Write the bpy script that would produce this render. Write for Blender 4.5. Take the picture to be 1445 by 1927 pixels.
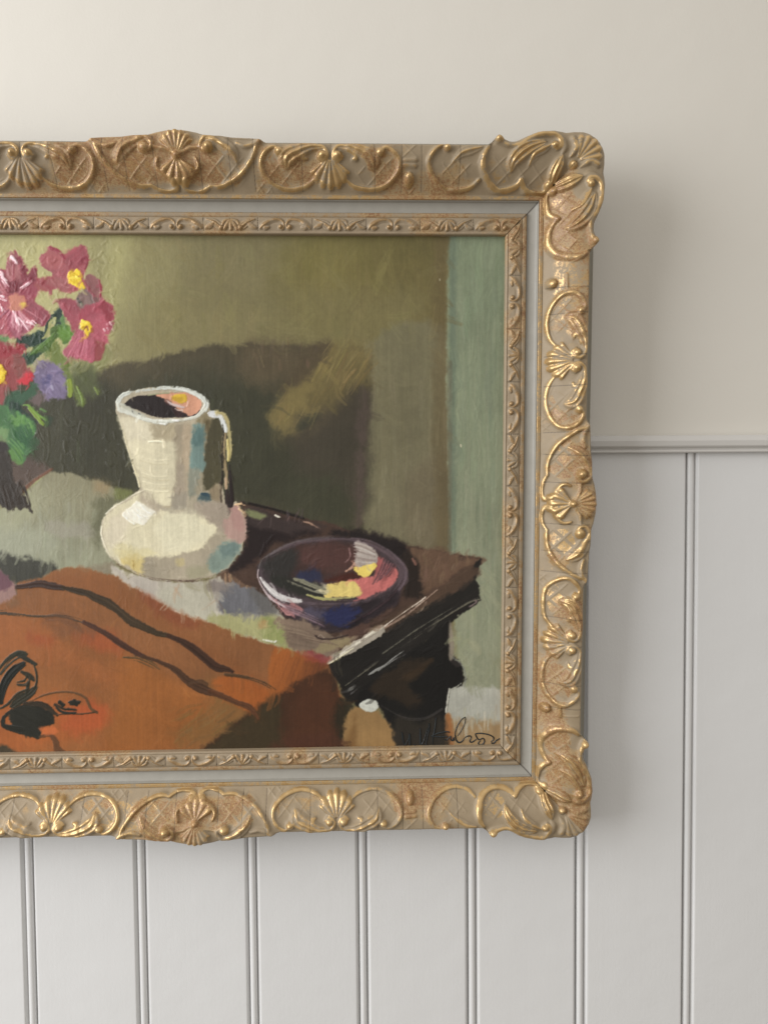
import bpy, math
import numpy as np
from mathutils import Matrix, Vector

for o in list(bpy.data.objects): bpy.data.objects.remove(o)
scene = bpy.context.scene

# ---------------------------------------------------------------- camera (wall boards lie in the plane y = 0, z up, metres)
FPX, CXP, CYP, DIST = 1445., 722.5, 963.5, .80
def cam_rot(yaw, pit, rol):
    cy, sy, cp, sp, cr, sr = math.cos(yaw), math.sin(yaw), math.cos(pit), math.sin(pit), math.cos(rol), math.sin(rol)
    Rz = np.array([[cy, -sy, 0], [sy, cy, 0], [0, 0, 1]]); Rx = np.array([[1, 0, 0], [0, cp, -sp], [0, sp, cp]]); Ry = np.array([[cr, 0, sr], [0, 1, 0], [-sr, 0, cr]])
    return Rz@Rx@Ry
RC = cam_rot(-0.03049, -0.04283, 0.00805)
cam = bpy.data.cameras.new('camera'); co = bpy.data.objects.new('camera', cam); scene.collection.objects.link(co)
Mw = Matrix.Identity(4)
right, fwd, up = RC[:, 0], RC[:, 1], RC[:, 2]
for i in range(3):
    Mw[i][0] = right[i]; Mw[i][1] = up[i]; Mw[i][2] = -fwd[i]
Mw[1][3] = -DIST
co.matrix_world = Mw
cam.sensor_fit = 'HORIZONTAL'; cam.sensor_width = 36.; cam.lens = 36.*FPX/1445.; cam.clip_start = .01; cam.clip_end = 100
scene.camera = co
scene.render.resolution_x, scene.render.resolution_y = 767, 1024

# ---------------------------------------------------------------- light: a window far to the left, the pale room all round
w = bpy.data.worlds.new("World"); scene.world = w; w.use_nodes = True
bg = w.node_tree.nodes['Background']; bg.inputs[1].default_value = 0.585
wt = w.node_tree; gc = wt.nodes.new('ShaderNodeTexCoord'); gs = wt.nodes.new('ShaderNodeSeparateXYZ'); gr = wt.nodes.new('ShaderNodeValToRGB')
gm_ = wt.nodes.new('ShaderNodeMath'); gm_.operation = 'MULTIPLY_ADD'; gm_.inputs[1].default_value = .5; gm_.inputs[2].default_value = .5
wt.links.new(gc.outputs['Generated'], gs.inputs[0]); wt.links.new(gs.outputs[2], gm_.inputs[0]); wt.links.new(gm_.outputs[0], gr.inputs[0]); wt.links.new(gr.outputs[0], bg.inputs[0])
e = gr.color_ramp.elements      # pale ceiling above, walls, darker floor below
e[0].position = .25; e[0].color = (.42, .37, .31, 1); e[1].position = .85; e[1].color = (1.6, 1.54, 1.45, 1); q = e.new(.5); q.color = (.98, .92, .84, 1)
def area(name, loc, target, sx, sy, power, col):
    l = bpy.data.lights.new(name, 'AREA'); l.shape = 'RECTANGLE'; l.size = sx; l.size_y = sy; l.energy = power; l.color = col
    o = bpy.data.objects.new(name, l); scene.collection.objects.link(o); o.location = loc
    d = Vector(target)-Vector(loc); o.rotation_euler = d.to_track_quat('-Z', 'Y').to_euler(); return o
area('window_light', (-2.05, -1.10, .35), (0, 0, .0), 1.5, 1.9, 63., (.98, .985, 1.0))
scene.view_settings.view_transform = 'Standard'; scene.view_settings.look = 'None'
scene.view_settings.exposure = 0; scene.view_settings.gamma = 1
scene.render.engine = 'CYCLES'

# ---------------------------------------------------------------- helpers
COL = scene.collection
def link(o, parent=None, label=None, cat=None, kind=None, group=None):
    COL.objects.link(o)
    if parent is not None: o.parent = parent
    if label: o['label'] = label
    if cat: o['category'] = cat
    if kind: o['kind'] = kind
    if group: o['group'] = group
    return o
def mesh_np(name, V, F, mat, parent=None, normals=None, attrs=None, smooth=True, **kw):
    me = bpy.data.meshes.new(name)
    V = np.asarray(V, np.float32); F = np.asarray(F, np.int32)
    me.vertices.add(len(V)); me.vertices.foreach_set('co', V.ravel())
    n, k = F.shape
    me.loops.add(n*k); me.loops.foreach_set('vertex_index', F.ravel())
    me.polygons.add(n); me.polygons.foreach_set('loop_start', np.arange(0, n*k, k, dtype=np.int32))
    me.update(calc_edges=True)
    me.polygons.foreach_set('use_smooth', np.full(n, smooth))
    if attrs:
        for an, av in attrs.items():
            a = me.color_attributes.new(an, 'FLOAT_COLOR', 'POINT')
            c = np.ones((len(V), 4), np.float32); c[:, :av.shape[1]] = av
            a.data.foreach_set('color', c.ravel())
    if normals is not None: me.normals_split_custom_set_from_vertices(np.asarray(normals, np.float32).tolist())
    me.materials.append(mat)
    return link(bpy.data.objects.new(name, me), parent, **kw)

class NT:
    def __init__(s, name):
        s.m = bpy.data.materials.new(name); s.m.use_nodes = True; s.t = s.m.node_tree; s.n = s.t.nodes; s.b = s.n['Principled BSDF']
    def node(s, t, **kw):
        q = s.n.new(t)
        for k, v in kw.items():
            if k.startswith('i_'):
                key = k[2:]; key = int(key) if key.isdigit() else key.replace('_', ' ')
                q.inputs[key].default_value = v
            else: setattr(q, k, v)
        return q
    def l(s, a, b): s.t.links.new(a, b)
    def noise(s, vec, scale, detail=3, rough=.5):
        q = s.node('ShaderNodeTexNoise'); q.inputs['Scale'].default_value = scale; q.inputs['Detail'].default_value = detail; q.inputs['Roughness'].default_value = rough
        s.l(vec, q.inputs['Vector']); return q.outputs['Fac']
    def mapping(s, vec, scale):
        q = s.node('ShaderNodeMapping'); q.inputs['Scale'].default_value = scale; s.l(vec, q.inputs['Vector']); return q.outputs['Vector']
    def ramp(s, fac, stops):
        q = s.node('ShaderNodeValToRGB'); e = q.color_ramp.elements
        while len(e) < len(stops): e.new(.5)
        for i, (p, c) in enumerate(stops): e[i].position = p; e[i].color = (*c, 1) if len(c) == 3 else c
        s.l(fac, q.inputs['Fac']); return q.outputs['Color']
    def mix(s, f, a, b, blend='MIX'):
        q = s.node('ShaderNodeMix', data_type='RGBA', blend_type=blend)
        for inp, v in ((q.inputs[0], f), (q.inputs[6], a), (q.inputs[7], b)):
            if hasattr(v, 'is_linked') or isinstance(v, bpy.types.NodeSocket): s.l(v, inp)
            elif isinstance(v, (int, float)): inp.default_value = v
            else: inp.default_value = (*v, 1)
        return q.outputs[2]
    def math(s, op, a, b=None, clamp=False):
        q = s.node('ShaderNodeMath', operation=op, use_clamp=clamp)
        for i, v in enumerate((a, b)):
            if v is None: continue
            if isinstance(v, (int, float)): q.inputs[i].default_value = v
            else: s.l(v, q.inputs[i])
        return q.outputs[0]
    def bump(s, h, strength, dist, nrm=None):
        q = s.node('ShaderNodeBump'); q.inputs['Strength'].default_value = strength; q.inputs['Distance'].default_value = dist
        s.l(h, q.inputs['Height'])
        if nrm is not None: s.l(nrm, q.inputs['Normal'])
        return q.outputs['Normal']

def paint_mat(name, col, rough=.5, stip=.35, brush=False):
    k = NT(name); tc = k.node('ShaderNodeNewGeometry').outputs['Position']
    n1 = k.noise(tc, 3., 4, .6); n2 = k.noise(tc, 260., 3, .6); n3 = k.noise(tc, 700., 2, .5); n4 = k.noise(tc, 40., 3, .6)
    c = k.mix(k.math('MULTIPLY', n1, .35), col, tuple(x*.93 for x in col))
    c = k.mix(k.math('MULTIPLY', n4, .25), c, tuple(min(1, x*1.04) for x in col))
    br = k.noise(k.mapping(tc, (300, 300, 6) if brush else (4, 4, 4)), 1., 3, .6)
    c = k.mix(k.math('MULTIPLY', br, .18), c, tuple(x*.93 for x in col))
    ri = k.node('ShaderNodeObjectInfo').outputs['Random']
    c = k.mix(k.math('MULTIPLY', ri, .5), c, tuple(x*.955 for x in col))
    k.l(c, k.b.inputs['Base Color']); k.b.inputs['Roughness'].default_value = rough
    h = k.math('ADD', n2, k.math('MULTIPLY', n3, .5))
    h = k.math('ADD', h, k.math('MULTIPLY', n4, 1.6)); h = k.math('ADD', h, k.math('MULTIPLY', n1, 30.)); h = k.math('ADD', h, k.math('MULTIPLY', br, .5))
    k.l(k.bump(h, stip, .0006), k.b.inputs['Normal'])
    return k.m
M_PANEL = paint_mat('panel_paint', (.675, .677, .675), .42, .22, True)
M_RAIL = paint_mat('rail_paint', (.56, .545, .52), .42, .2)
M_WALL = paint_mat('wall_paint', (.675, .648, .59), .75, .16)

# ---------------------------------------------------------------- the wall: plaster above, matchboarding below, a dado rail between
X0, PITCH, ZR = -0.35227, 0.11696, 0.02503
mesh_np('plaster_wall', [(-2.2, .008, ZR-.01), (2.2, .008, ZR-.01), (2.2, .008, 1.6), (-2.2, .008, 1.6), (-2.2, .05, ZR-.01), (2.2, .05, ZR-.01), (2.2, .05, 1.6), (-2.2, .05, 1.6)],
        [(0, 1, 2, 3), (5, 4, 7, 6), (4, 0, 3, 7), (1, 5, 6, 2), (3, 2, 6, 7), (4, 5, 1, 0)], M_WALL, smooth=False, kind='structure')
panel = bpy.data.objects.new('wall_panelling', None); link(panel, kind='structure')
def prism_v(name, prof, z0, z1, mat, parent, smooth=False, hard=None):
    """profile (x, y) swept from z0 to z1"""
    n = len(prof); V = [(x, y, z0) for x, y in prof]+[(x, y, z1) for x, y in prof]
    F = [(i, i+1, n+i+1, n+i) for i in range(n-1)]
    return mesh_np(name, V, F, mat, parent, smooth=smooth)
def board_profile(xl, xr):
    # left flank faces left, right flank faces right; small rounded arrises
    p = [(xl+.0037, .0060), (xl+.0040, .0045), (xl+.0066, .0008), (xl+.0072, .0002), (xl+.0082, 0.)]
    q = [(xr-.0084, 0.), (xr-.0076, .0002), (xr-.0071, .0008), (xr-.0044, .0052), (xr-.0042, .0065)]
    return p+q
for i in range(-8, 12):
    xc = X0+i*PITCH
    j = .0003*math.sin(i*2.3)
    b = prism_v('board', [(x-xc, y) for x, y in board_profile(xc, xc+PITCH)], -1.1, ZR+.002, M_PANEL, panel); b.location = (xc, j, 0)
    pr = [(-.0042, .0065), (-.0041, .004)]
    for k in range(13):
        a = math.pi*(1-k/12); pr.append((-.0003+.0036*math.cos(a), .0034-.0036*math.sin(a)*.95))
    pr += [(.0035, .004), (.0038, .0065)]
    bd = prism_v('bead', pr, -1.1, ZR+.002, M_PANEL, panel, smooth=True); bd.location = (xc, j, 0)
# dado rail, long along x
def prism_h(name, prof, x0, x1, mat, parent=None, smooth=False, **kw):
    n = len(prof); V = [(x0, y, z) for y, z in prof]+[(x1, y, z) for y, z in prof]
    F = [(n+i, n+i+1, i+1, i) for i in range(n-1)]
    return mesh_np(name, V, F, mat, parent, smooth=smooth, **kw)
pf = [(.004, 0.), (-.0052, 0.)]
for k in range(7):
    a = -math.pi/2-math.pi*k/6; pf.append((-.0054+.0016*math.cos(a), .0016+.0016*math.sin(a)))
pf += [(-.0046, .0034), (-.0052, .0048), (-.0072, .0062), (-.0080, .0075), (-.0082, .0125), (-.0078, .0135), (-.0070, .0152), (-.0058, .0178), (-.0045, .0184), (.0085, .0187)]
prism_h('dado_rail', [(y, z+ZR) for y, z in pf], -2.2, 2.2, M_RAIL, panel)
# ---------------- the picture on the canvas: pigment laid stroke by stroke on a raster of photo-pixel pitch
PX0, PY0, PW, PH = -480, 425, 1450, 1010
rng = np.random.default_rng(7)

def _blur_noise(n, sx, sy, seed):
    r = np.random.default_rng(seed).standard_normal((n, n))
    fx = np.fft.fftfreq(n)[None, :]; fy = np.fft.fftfreq(n)[:, None]
    k = np.exp(-2*np.pi**2*((fx*sx)**2 + (fy*sy)**2))
    o = np.real(np.fft.ifft2(np.fft.fft2(r)*k))
    return (o/o.std()).astype(np.float32)
N_STREAK = _blur_noise(1024, 26, 1.0, 1)      # long along x
N_STREAK2 = _blur_noise(1024, 60, 2.2, 5)
N_FINE = _blur_noise(1024, 1.6, 1.6, 2)
N_MID = _blur_noise(1024, 7, 7, 3)
N_BIG = _blur_noise(1024, 34, 34, 4)
def samp(tex, x, y):
    return tex[np.mod(np.round(y).astype(int), 1024), np.mod(np.round(x).astype(int), 1024)]

IMG = np.zeros((PH, PW, 3), np.float32)
HGT = np.zeros((PH, PW), np.float32)

def conv(Z, pts):
    if Z is None: return [tuple(map(float, p)) for p in pts]
    ox, oy, s = Z
    return [(ox + p[0]/s, oy + p[1]/s) for p in pts]
ZA = (0, 440, 4.8167); ZB = (0, 700, 4.8167); ZC = (180, 700, 4.8167)
ZD = (440, 920, 2.89); ZE = (0, 1020, 2.7788); ZF = (520, 1120, 3.284); ZG = (200, 440, 1.8526)

def catmull(pts, closed, n=6):
    P = np.array(pts, float); m = len(P)
    if m < 3: return P
    out = []
    rngi = range(m) if closed else range(m-1)
    for i in rngi:
        if closed: p0, p1, p2, p3 = P[(i-1) % m], P[i], P[(i+1) % m], P[(i+2) % m]
        else: p0, p1, p2, p3 = P[max(i-1, 0)], P[i], P[i+1], P[min(i+2, m-1)]
        for k in range(n):
            t = k/n
            out.append(.5*((2*p1) + (-p0+p2)*t + (2*p0-5*p1+4*p2-p3)*t*t + (-p0+3*p1-3*p2+p3)*t**3))
    if not closed: out.append(P[-1])
    return np.array(out)

def window(P, pad):
    x0 = max(int(P[:, 0].min()-pad), PX0); x1 = min(int(P[:, 0].max()+pad)+1, PX0+PW)
    y0 = max(int(P[:, 1].min()-pad), PY0); y1 = min(int(P[:, 1].max()+pad)+1, PY0+PH)
    if x1 <= x0 or y1 <= y0: return None
    X, Y = np.meshgrid(np.arange(x0, x1, dtype=np.float32), np.arange(y0, y1, dtype=np.float32))
    return X, Y, slice(y0-PY0, y1-PY0), slice(x0-PX0, x1-PX0)

def lay(sy, sx, a, col, h):
    a3 = a[..., None]
    IMG[sy, sx] = IMG[sy, sx]*(1-a3) + col*a3
    HGT[sy, sx] = HGT[sy, sx]*(1-a*.75) + h*a

def rgb(c): return np.array(c, np.float32)/255

def poly(pts, col, Z=None, fe=3., ro=2., var=.03, ang=90, al=1., th=.25, smooth=True, col2=None, grad=None, dry=0.):
    """a patch of paint: feathered, ragged outline, bristle streaks along ang; col2+grad=((x,y),(x,y)) blends two mixed colours"""
    if fe >= 2.5: fe = fe*1.45+.5
    P = np.array(conv(Z, pts)); P = catmull(P, True) if smooth else P
    w = window(P, fe+ro*3+2)
    if w is None: return
    X, Y, sy, sx = w
    d2 = np.full(X.shape, 1e9, np.float32); ins = np.zeros(X.shape, bool)
    n = len(P)
    for i in range(n):
        x1, y1 = P[i]; x2, y2 = P[(i+1) % n]
        dx, dy = x2-x1, y2-y1; L = dx*dx+dy*dy+1e-9
        t = np.clip(((X-x1)*dx+(Y-y1)*dy)/L, 0, 1)
        d2 = np.minimum(d2, (X-x1-t*dx)**2+(Y-y1-t*dy)**2)
        c = ((y1 > Y) != (y2 > Y))
        if abs(dy) > 1e-9: ins ^= c & (X < dx*(Y-y1)/dy+x1)
    sd = np.sqrt(d2)*np.where(ins, 1, -1)
    sa = math.radians(ang); ca, sn = math.cos(sa), math.sin(sa)
    o = (hash((round(P[0, 0]), round(P[0, 1]))) % 911)
    U = X*ca+Y*sn+o; V = -X*sn+Y*ca+o
    st = samp(N_STREAK, U, V)
    sd = sd+ro*(.4*samp(N_FINE, X+o, Y)+.7*samp(N_MID, X, Y+o)+.18*st)
    a = np.clip(sd/fe+.5, 0, 1); a = a*a*(3-2*a)*al
    if dry > 0: a = a*np.clip((st+.6*samp(N_FINE, X, Y+o)+1.6-dry*3)*1.4, 0, 1)
    C = rgb(col)[None, None]*np.ones(X.shape+(1,), np.float32)
    if col2 is not None:
        (gx, gy), (hx, hy) = conv(Z, grad)
        L = (hx-gx)**2+(hy-gy)**2
        t = np.clip(((X-gx)*(hx-gx)+(Y-gy)*(hy-gy))/L+.10*st, 0, 1)[..., None]
        C = C*(1-t)+rgb(col2)*t
    s2 = samp(N_STREAK2, U, V)
    C = C*(1+var*(st*.2+.18*s2+.9*samp(N_BIG, X+o, Y+o)+.35*samp(N_MID, X+o, Y)))[..., None]
    lay(sy, sx, a, C, th*(1+.07*st))

def stroke(pts, wd, col, Z=None, fe=1.5, var=.06, al=1., th=.5, dry=0., col2=None, ro=.6, ws=1.):
    """one pull of the brush along pts; wd is a half width or a list of them (photo pixels)"""
    Pc = np.array(conv(Z, pts))
    W = np.interp(np.linspace(0, 1, len(Pc)), np.linspace(0, 1, len(wd)), wd) if hasattr(wd, '__len__') else np.full(len(Pc), float(wd))
    W = W*ws
    if len(Pc) > 2:
        Q = catmull(np.column_stack([Pc, W]), False); P = Q[:, :2]; W = np.maximum(Q[:, 2], .3)
    else: P = Pc
    w = window(P, W.max()+fe+2)
    if w is None: return
    X, Y, sy, sx = w
    best = np.full(X.shape, 1e9, np.float32); T = np.zeros(X.shape, np.float32); O = np.zeros(X.shape, np.float32); WW = np.full(X.shape, W[0], np.float32)
    acc = 0.
    for i in range(len(P)-1):
        x1, y1 = P[i]; x2, y2 = P[i+1]; dx, dy = x2-x1, y2-y1; L2 = dx*dx+dy*dy+1e-9; L = math.sqrt(L2)
        t = np.clip(((X-x1)*dx+(Y-y1)*dy)/L2, 0, 1); wl = W[i]+(W[i+1]-W[i])*t
        d = np.sqrt((X-x1-t*dx)**2+(Y-y1-t*dy)**2)
        q = d-wl; m = q < best
        best[m] = q[m]; T[m] = (acc+t*L)[m]; O[m] = (((X-x1)*dy-(Y-y1)*dx)/L)[m]; WW[m] = wl[m]
        acc += L
    o = (hash((round(P[0, 0]), round(P[0, 1]))) % 911)
    st = samp(N_STREAK, T+o, O*1.3+o*3)
    sd = -best+ro*(st+.5*samp(N_FINE, X+o, Y))
    a = np.clip(sd/fe+.5, 0, 1)*al
    if dry > 0:
        a = a*np.clip((st+1.5-dry*3*(.4+.6*T/max(acc, 1)))*1.5, 0, 1)
    C = rgb(col)[None, None]*np.ones(X.shape+(1,), np.float32)
    if col2 is not None:
        t = np.clip(T/max(acc, 1)+.15*st, 0, 1)[..., None]; C = C*(1-t)+rgb(col2)*t
    C = C*(1+.6*var*st)[..., None]
    edge = np.clip(1-np.abs(best+1.2)/1.5, 0, 1)
    lay(sy, sx, a, C, th*(1+.3*st+.35*edge))

def dabs(n, box, col, Z=None, ln=12, w=3, ang=90, spread=15, var=.1, al=.5, th=.4, dry=.3, seed=0):
    r = np.random.default_rng(seed+17)
    (x0, y0), (x1, y1) = conv(Z, [box[:2], box[2:]])
    for _ in range(n):
        x = r.uniform(x0, x1); y = r.uniform(y0, y1); a = math.radians(ang+r.normal()*spread); l = ln*r.uniform(.5, 1.3)
        c = np.clip(np.array(col)*(1+var*r.normal()) + r.normal(size=3)*3, 0, 255)
        dx, dy = math.cos(a)*l/2, math.sin(a)*l/2
        stroke([(x-dx, y-dy), (x+r.normal()*l*.05, y+r.normal()*l*.05), (x+dx, y+dy)], [w*.6, w, w*.5], c, al=al, th=th, dry=dry)

def smear(n, box, ln, wd, al, th, seed, angf, dry=.2):
    """wet-in-wet: a loaded brush picks up the colour under it and drags it a little way"""
    r = np.random.default_rng(seed)
    for _ in range(n):
        x = r.uniform(box[0], box[2]); y = r.uniform(box[1], box[3]); a = angf(x, y, r); l = ln*r.uniform(.5, 1.4)
        ix, iy = int(x-PX0), int(y-PY0)
        if not (1 <= ix < PW-1 and 1 <= iy < PH-1): continue
        c = IMG[iy, ix]*255*(1+.03*r.normal()); dx, dy = math.cos(a)*l, math.sin(a)*l; bend = r.normal()*l*.12
        w_ = wd*r.uniform(.6, 1.3)
        stroke([(x-dx*.3, y-dy*.3), (x+dx*.3-dy/l*bend, y+dy*.3+dx/l*bend), (x+dx*.7, y+dy*.7)], [w_*.7, w_, w_*.5], c, al=al, th=th*r.uniform(.6, 1.4), dry=dry, ro=.8, fe=2., var=.05)
def ang_wall(x, y, r):
    return math.radians(95+35*float(samp(N_BIG, np.array(x*.6), np.array(y*.6)))+r.normal()*18)
def ang_cloth(x, y, r): return math.radians(r.choice([30, 35, 85, 95])+r.normal()*12)

def paint_picture():
    # ---- wall behind the still life
    IMG[:] = rgb((104, 97, 66)); HGT[:] = .2
    poly([(-480, 425), (300, 425), (270, 560), (230, 700), (-480, 720)], (139, 134, 92), fe=90, ro=8, ang=60, col2=(112, 106, 72), grad=((150, 560), (300, 560)), var=.035)
    poly([(-200, 440), (60, 430), (230, 440), (250, 560), (215, 640), (60, 700), (-200, 700)], (152, 147, 100), fe=50, ro=9, ang=120, var=.04)
    poly([(180, 450), (330, 440), (330, 640), (230, 680), (190, 600)], (122, 116, 78), fe=40, ro=6, ang=80, al=.8)
    poly([(560, 430), (850, 430), (850, 640), (700, 660), (540, 620)], (96, 89, 48), fe=70, ro=6, ang=85, col2=(94, 84, 50), grad=((600, 430), (850, 640)))
    poly([(290, 560), (540, 540), (800, 560), (700, 660), (450, 660), (260, 660)], (108, 101, 66), fe=50, ro=6, ang=45, al=.6)
    poly([(690, 650), (850, 640), (852, 1050), (700, 1010), (680, 900)], (101, 96, 70), fe=14, ro=3, ang=90, col2=(94, 89, 68), grad=((690, 700), (850, 1000)))
    poly([(770, 900), (850, 860), (850, 1040), (770, 1020)], (96, 86, 66), fe=30, al=.6)
    poly([(815, 430), (852, 430), (850, 1050), (822, 1040)], (86, 74, 48), fe=16, ro=3, al=.55)
    dabs(70, (250, 450, 820, 650), (116, 108, 68), ln=60, w=8, ang=100, spread=40, al=.13, dry=.3, seed=1)
    dabs(50, (250, 450, 820, 650), (92, 86, 50), ln=70, w=9, ang=80, spread=35, al=.13, dry=.3, seed=2)
    dabs(60, (-100, 450, 230, 700), (166, 162, 112), ln=40, w=7, ang=120, spread=50, al=.25, dry=.3, seed=3)
    poly([(205, 455), (245, 450), (225, 560), (205, 640), (190, 600)], (168, 164, 108), fe=25, al=.5, ang=70)
    dabs(24, (700, 660, 840, 1010), (112, 106, 84), ln=70, w=5, ang=90, spread=6, al=.15, dry=.3, seed=4)
    # ---- pale green strip of wall on the right
    poly([(849, 425), (970, 425), (970, 1060), (960, 1300), (880, 1310), (850, 1060)], (104, 114, 90), fe=5, ro=1.2, var=.03, ang=90, col2=(126, 129, 106), grad=((900, 500), (900, 1250)), th=.4)
    poly([(846, 425), (858, 425), (858, 1040), (846, 1040)], (86, 98, 82), fe=6, ro=1.5, al=.7, smooth=False)
    poly([(843, 680), (850, 680), (850, 1040), (843, 1040)], (86, 84, 68), fe=4, ro=1, al=.6, smooth=False)
    dabs(40, (862, 440, 948, 1000), (122, 134, 108), ln=90, w=6, ang=90, spread=5, al=.16, dry=.2, seed=5)
    dabs(30, (862, 440, 948, 1000), (96, 106, 84), ln=90, w=5, ang=90, spread=5, al=.16, dry=.2, seed=6)
    dabs(34, (850, 1060, 948, 1280), (138, 140, 112), ln=60, w=6, ang=62, spread=10, al=.22, dry=.2, seed=7)
    dabs(20, (850, 1040, 948, 1280), (112, 116, 92), ln=50, w=5, ang=120, spread=10, al=.2, dry=.2, seed=8)
    poly([(842, 1292), (900, 1296), (948, 1302), (960, 1372), (840, 1360)], (160, 160, 148), fe=5, ro=2, ang=85, var=.05, th=.6)
    poly([(835, 1360), (960, 1364), (960, 1425), (835, 1425)], (148, 122, 86), fe=12, ro=3, ang=88, var=.06)
    dabs(24, (850, 1345, 948, 1378), (156, 152, 136), ln=26, w=3, ang=90, spread=6, al=.5, dry=.5, seed=9)
    poly([(834, 1352), (850, 1350), (852, 1425), (832, 1425)], (146, 96, 54), fe=5, ro=2)
    # ---- cast shadow on the wall
    poly([(-480, 700), (60, 705), (140, 712), (175, 690), (230, 684), (300, 670), (380, 652), (470, 646), (560, 650), (694, 654), (698, 720), (690, 820), (682, 900),
          (680, 1010), (640, 1010), (450, 960), (300, 930), (100, 890), (-480, 1000)], (66, 60, 44), fe=7, ro=3, ang=90, smooth=False, var=.04)
    poly([(-480, 720), (170, 740), (260, 715), (420, 700), (520, 720), (540, 830), (640, 780), (680, 830), (670, 1000), (600, 990), (440, 955), (250, 935), (100, 900), (-480, 960)], (54, 54, 40), fe=50, ro=5, ang=90, var=.03)
    poly([(60, 740), (160, 715), (215, 730), (225, 800), (250, 905), (150, 890), (60, 860)], (56, 55, 41), fe=22, ro=4, ang=90)
    poly([(470, 648), (600, 650), (560, 700), (500, 730), (450, 700)], (76, 66, 48), fe=30, ro=5, ang=88, al=.8)
    poly([(640, 650), (698, 654), (697, 725), (660, 740), (620, 790), (560, 815), (512, 806), (520, 765), (560, 715), (600, 672)], (97, 86, 52), fe=26, ro=6, ang=125, var=.05)
    poly([(600, 660), (640, 655), (560, 770), (520, 790), (535, 745)], (104, 92, 54), fe=22, ro=5, ang=125, al=.8)
    poly([(590, 648), (625, 652), (575, 712), (530, 730)], (72, 62, 45), fe=14, ro=4, ang=125, al=.85)
    poly([(560, 790), (620, 765), (690, 735), (695, 850), (680, 960), (640, 900), (560, 880)], (60, 54, 44), fe=30, ro=4, ang=95, al=.8)
    poly([(565, 790), (600, 775), (590, 800), (560, 812)], (48, 50, 40), fe=10, al=.7, ang=150)
    poly([(676, 760), (694, 750), (688, 860), (678, 990), (668, 960)], (74, 62, 56), fe=12, ro=4, al=.7)
    dabs(26, (596, 664, 690, 720), (118, 102, 60), ln=60, w=2.4, ang=122, spread=5, al=.35, dry=.5, seed=10)
    dabs(14, (520, 720, 600, 790), (112, 98, 58), ln=60, w=2.4, ang=118, spread=5, al=.3, dry=.5, seed=11)
    dabs(30, (470, 645, 600, 690), (86, 74, 56), ln=26, w=2.5, ang=90, spread=8, al=.35, dry=.4, seed=12)
    dabs(40, (60, 700, 440, 900), (66, 66, 50), ln=60, w=3, ang=90, spread=5, al=.2, dry=.4, seed=13)
    # green brushings near the flower, where the shadow starts
    poly([(120, 668), (200, 655), (200, 690), (182, 702), (160, 690)], (110, 110, 70), fe=10, ro=3, ang=95)
    poly([(135, 680), (175, 690), (185, 740), (150, 742), (132, 720)], (74, 80, 50), fe=14, ro=4, al=.8, ang=70)
    smear(420, (-60, 430, 845, 1000), 42, 6.5, .38, .35, 101, ang_wall, .25)
    smear(160, (850, 430, 955, 1300), 40, 5.5, .4, .5, 102, lambda x, y, r: math.radians((90 if y < 1040 else 65)+r.normal()*9), .2)
    # ---- table top, left part, and things on it
    poly([(-480, 960), (0, 962), (38, 930), (88, 884), (140, 893), (200, 912), (250, 935), (262, 960), (210, 1050), (240, 1100), (150, 1075), (0, 1085), (-480, 1110)], (116, 112, 88), fe=4, ro=2, ang=90, smooth=False,
         col2=(130, 132, 110), grad=((120, 900), (60, 1050)), var=.035)
    poly([(38, 930), (70, 905), (70, 960), (40, 990), (0, 1010), (0, 960)], (150, 150, 120), fe=18, ro=4, ang=130, al=.75)
    poly([(-480, 990), (30, 990), (60, 1050), (-480, 1060)], (140, 142, 122), fe=24, ro=4, al=.7)
    poly([(90, 982), (150, 980), (176, 996), (170, 1010), (100, 1006)], (134, 130, 116), fe=8, ro=3, al=.7, ang=85)
    poly([(180, 940), (240, 932), (230, 950), (200, 985), (186, 1040), (176, 1000)], (84, 84, 62), fe=14, ro=4, al=.75, ang=60)
    poly([(180, 905), (205, 910), (200, 925), (180, 925)], (140, 118, 84), fe=12, al=.6)
    poly([(218, 917), (248, 925), (240, 938), (216, 940)], (94, 98, 56), fe=6, al=.9)
    stroke([(40, 930), (60, 915), (82, 896)], 1.5, (150, 158, 104), fe=3, al=.7, th=.5)
    dabs(30, (10, 950, 180, 1050), (140, 142, 122), ln=24, w=4, ang=90, spread=20, al=.2, dry=.3, seed=14)
    poly([(12, 880), (40, 862), (98, 882), (60, 906), (36, 930), (14, 920)], (76, 63, 55), fe=10, ro=3, ang=60)
    stroke([(36, 932), (60, 908), (96, 883)], 2.5, (104, 62, 44), fe=4, al=.75)
    poly([(-480, 1050), (0, 1044), (50, 1052), (100, 1062), (104, 1078), (70, 1096), (0, 1102), (-480, 1104)], (58, 58, 50), fe=9, ro=4, ang=90)
    poly([(150, 1068), (215, 1062), (212, 1092), (180, 1086)], (110, 100, 82), fe=8, ro=3, al=.8)
    # dark base of the bouquet
    poly([(-480, 760), (0, 762), (16, 800), (22, 870), (24, 905), (44, 930), (58, 950), (62, 966), (48, 956), (38, 962), (30, 952), (20, 960), (0, 950), (-480, 960)], (50, 43, 36), fe=2.5, ro=2, ang=75, smooth=False, var=.05)
    for k, (x, y) in enumerate([(8, 940), (20, 945), (30, 943), (44, 940), (54, 948)]):
        stroke([(x-8, y-30), (x, y-8), (x+6, y+16)], [3, 2, .6], (46, 38, 31), dry=.4, th=.4)
    # ---- the white strip of cloth / paper and reflections in front of the pitcher
    poly([(212, 1068), (262, 1083), (310, 1093), (400, 1092), (440, 1080), (480, 1070), (500, 1100), (560, 1130), (600, 1190), (640, 1225), (610, 1246), (520, 1222), (420, 1186), (330, 1156), (262, 1116), (216, 1090)],
         (172, 166, 150), fe=4, ro=2, ang=90, var=.05, smooth=False, th=.4)
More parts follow.
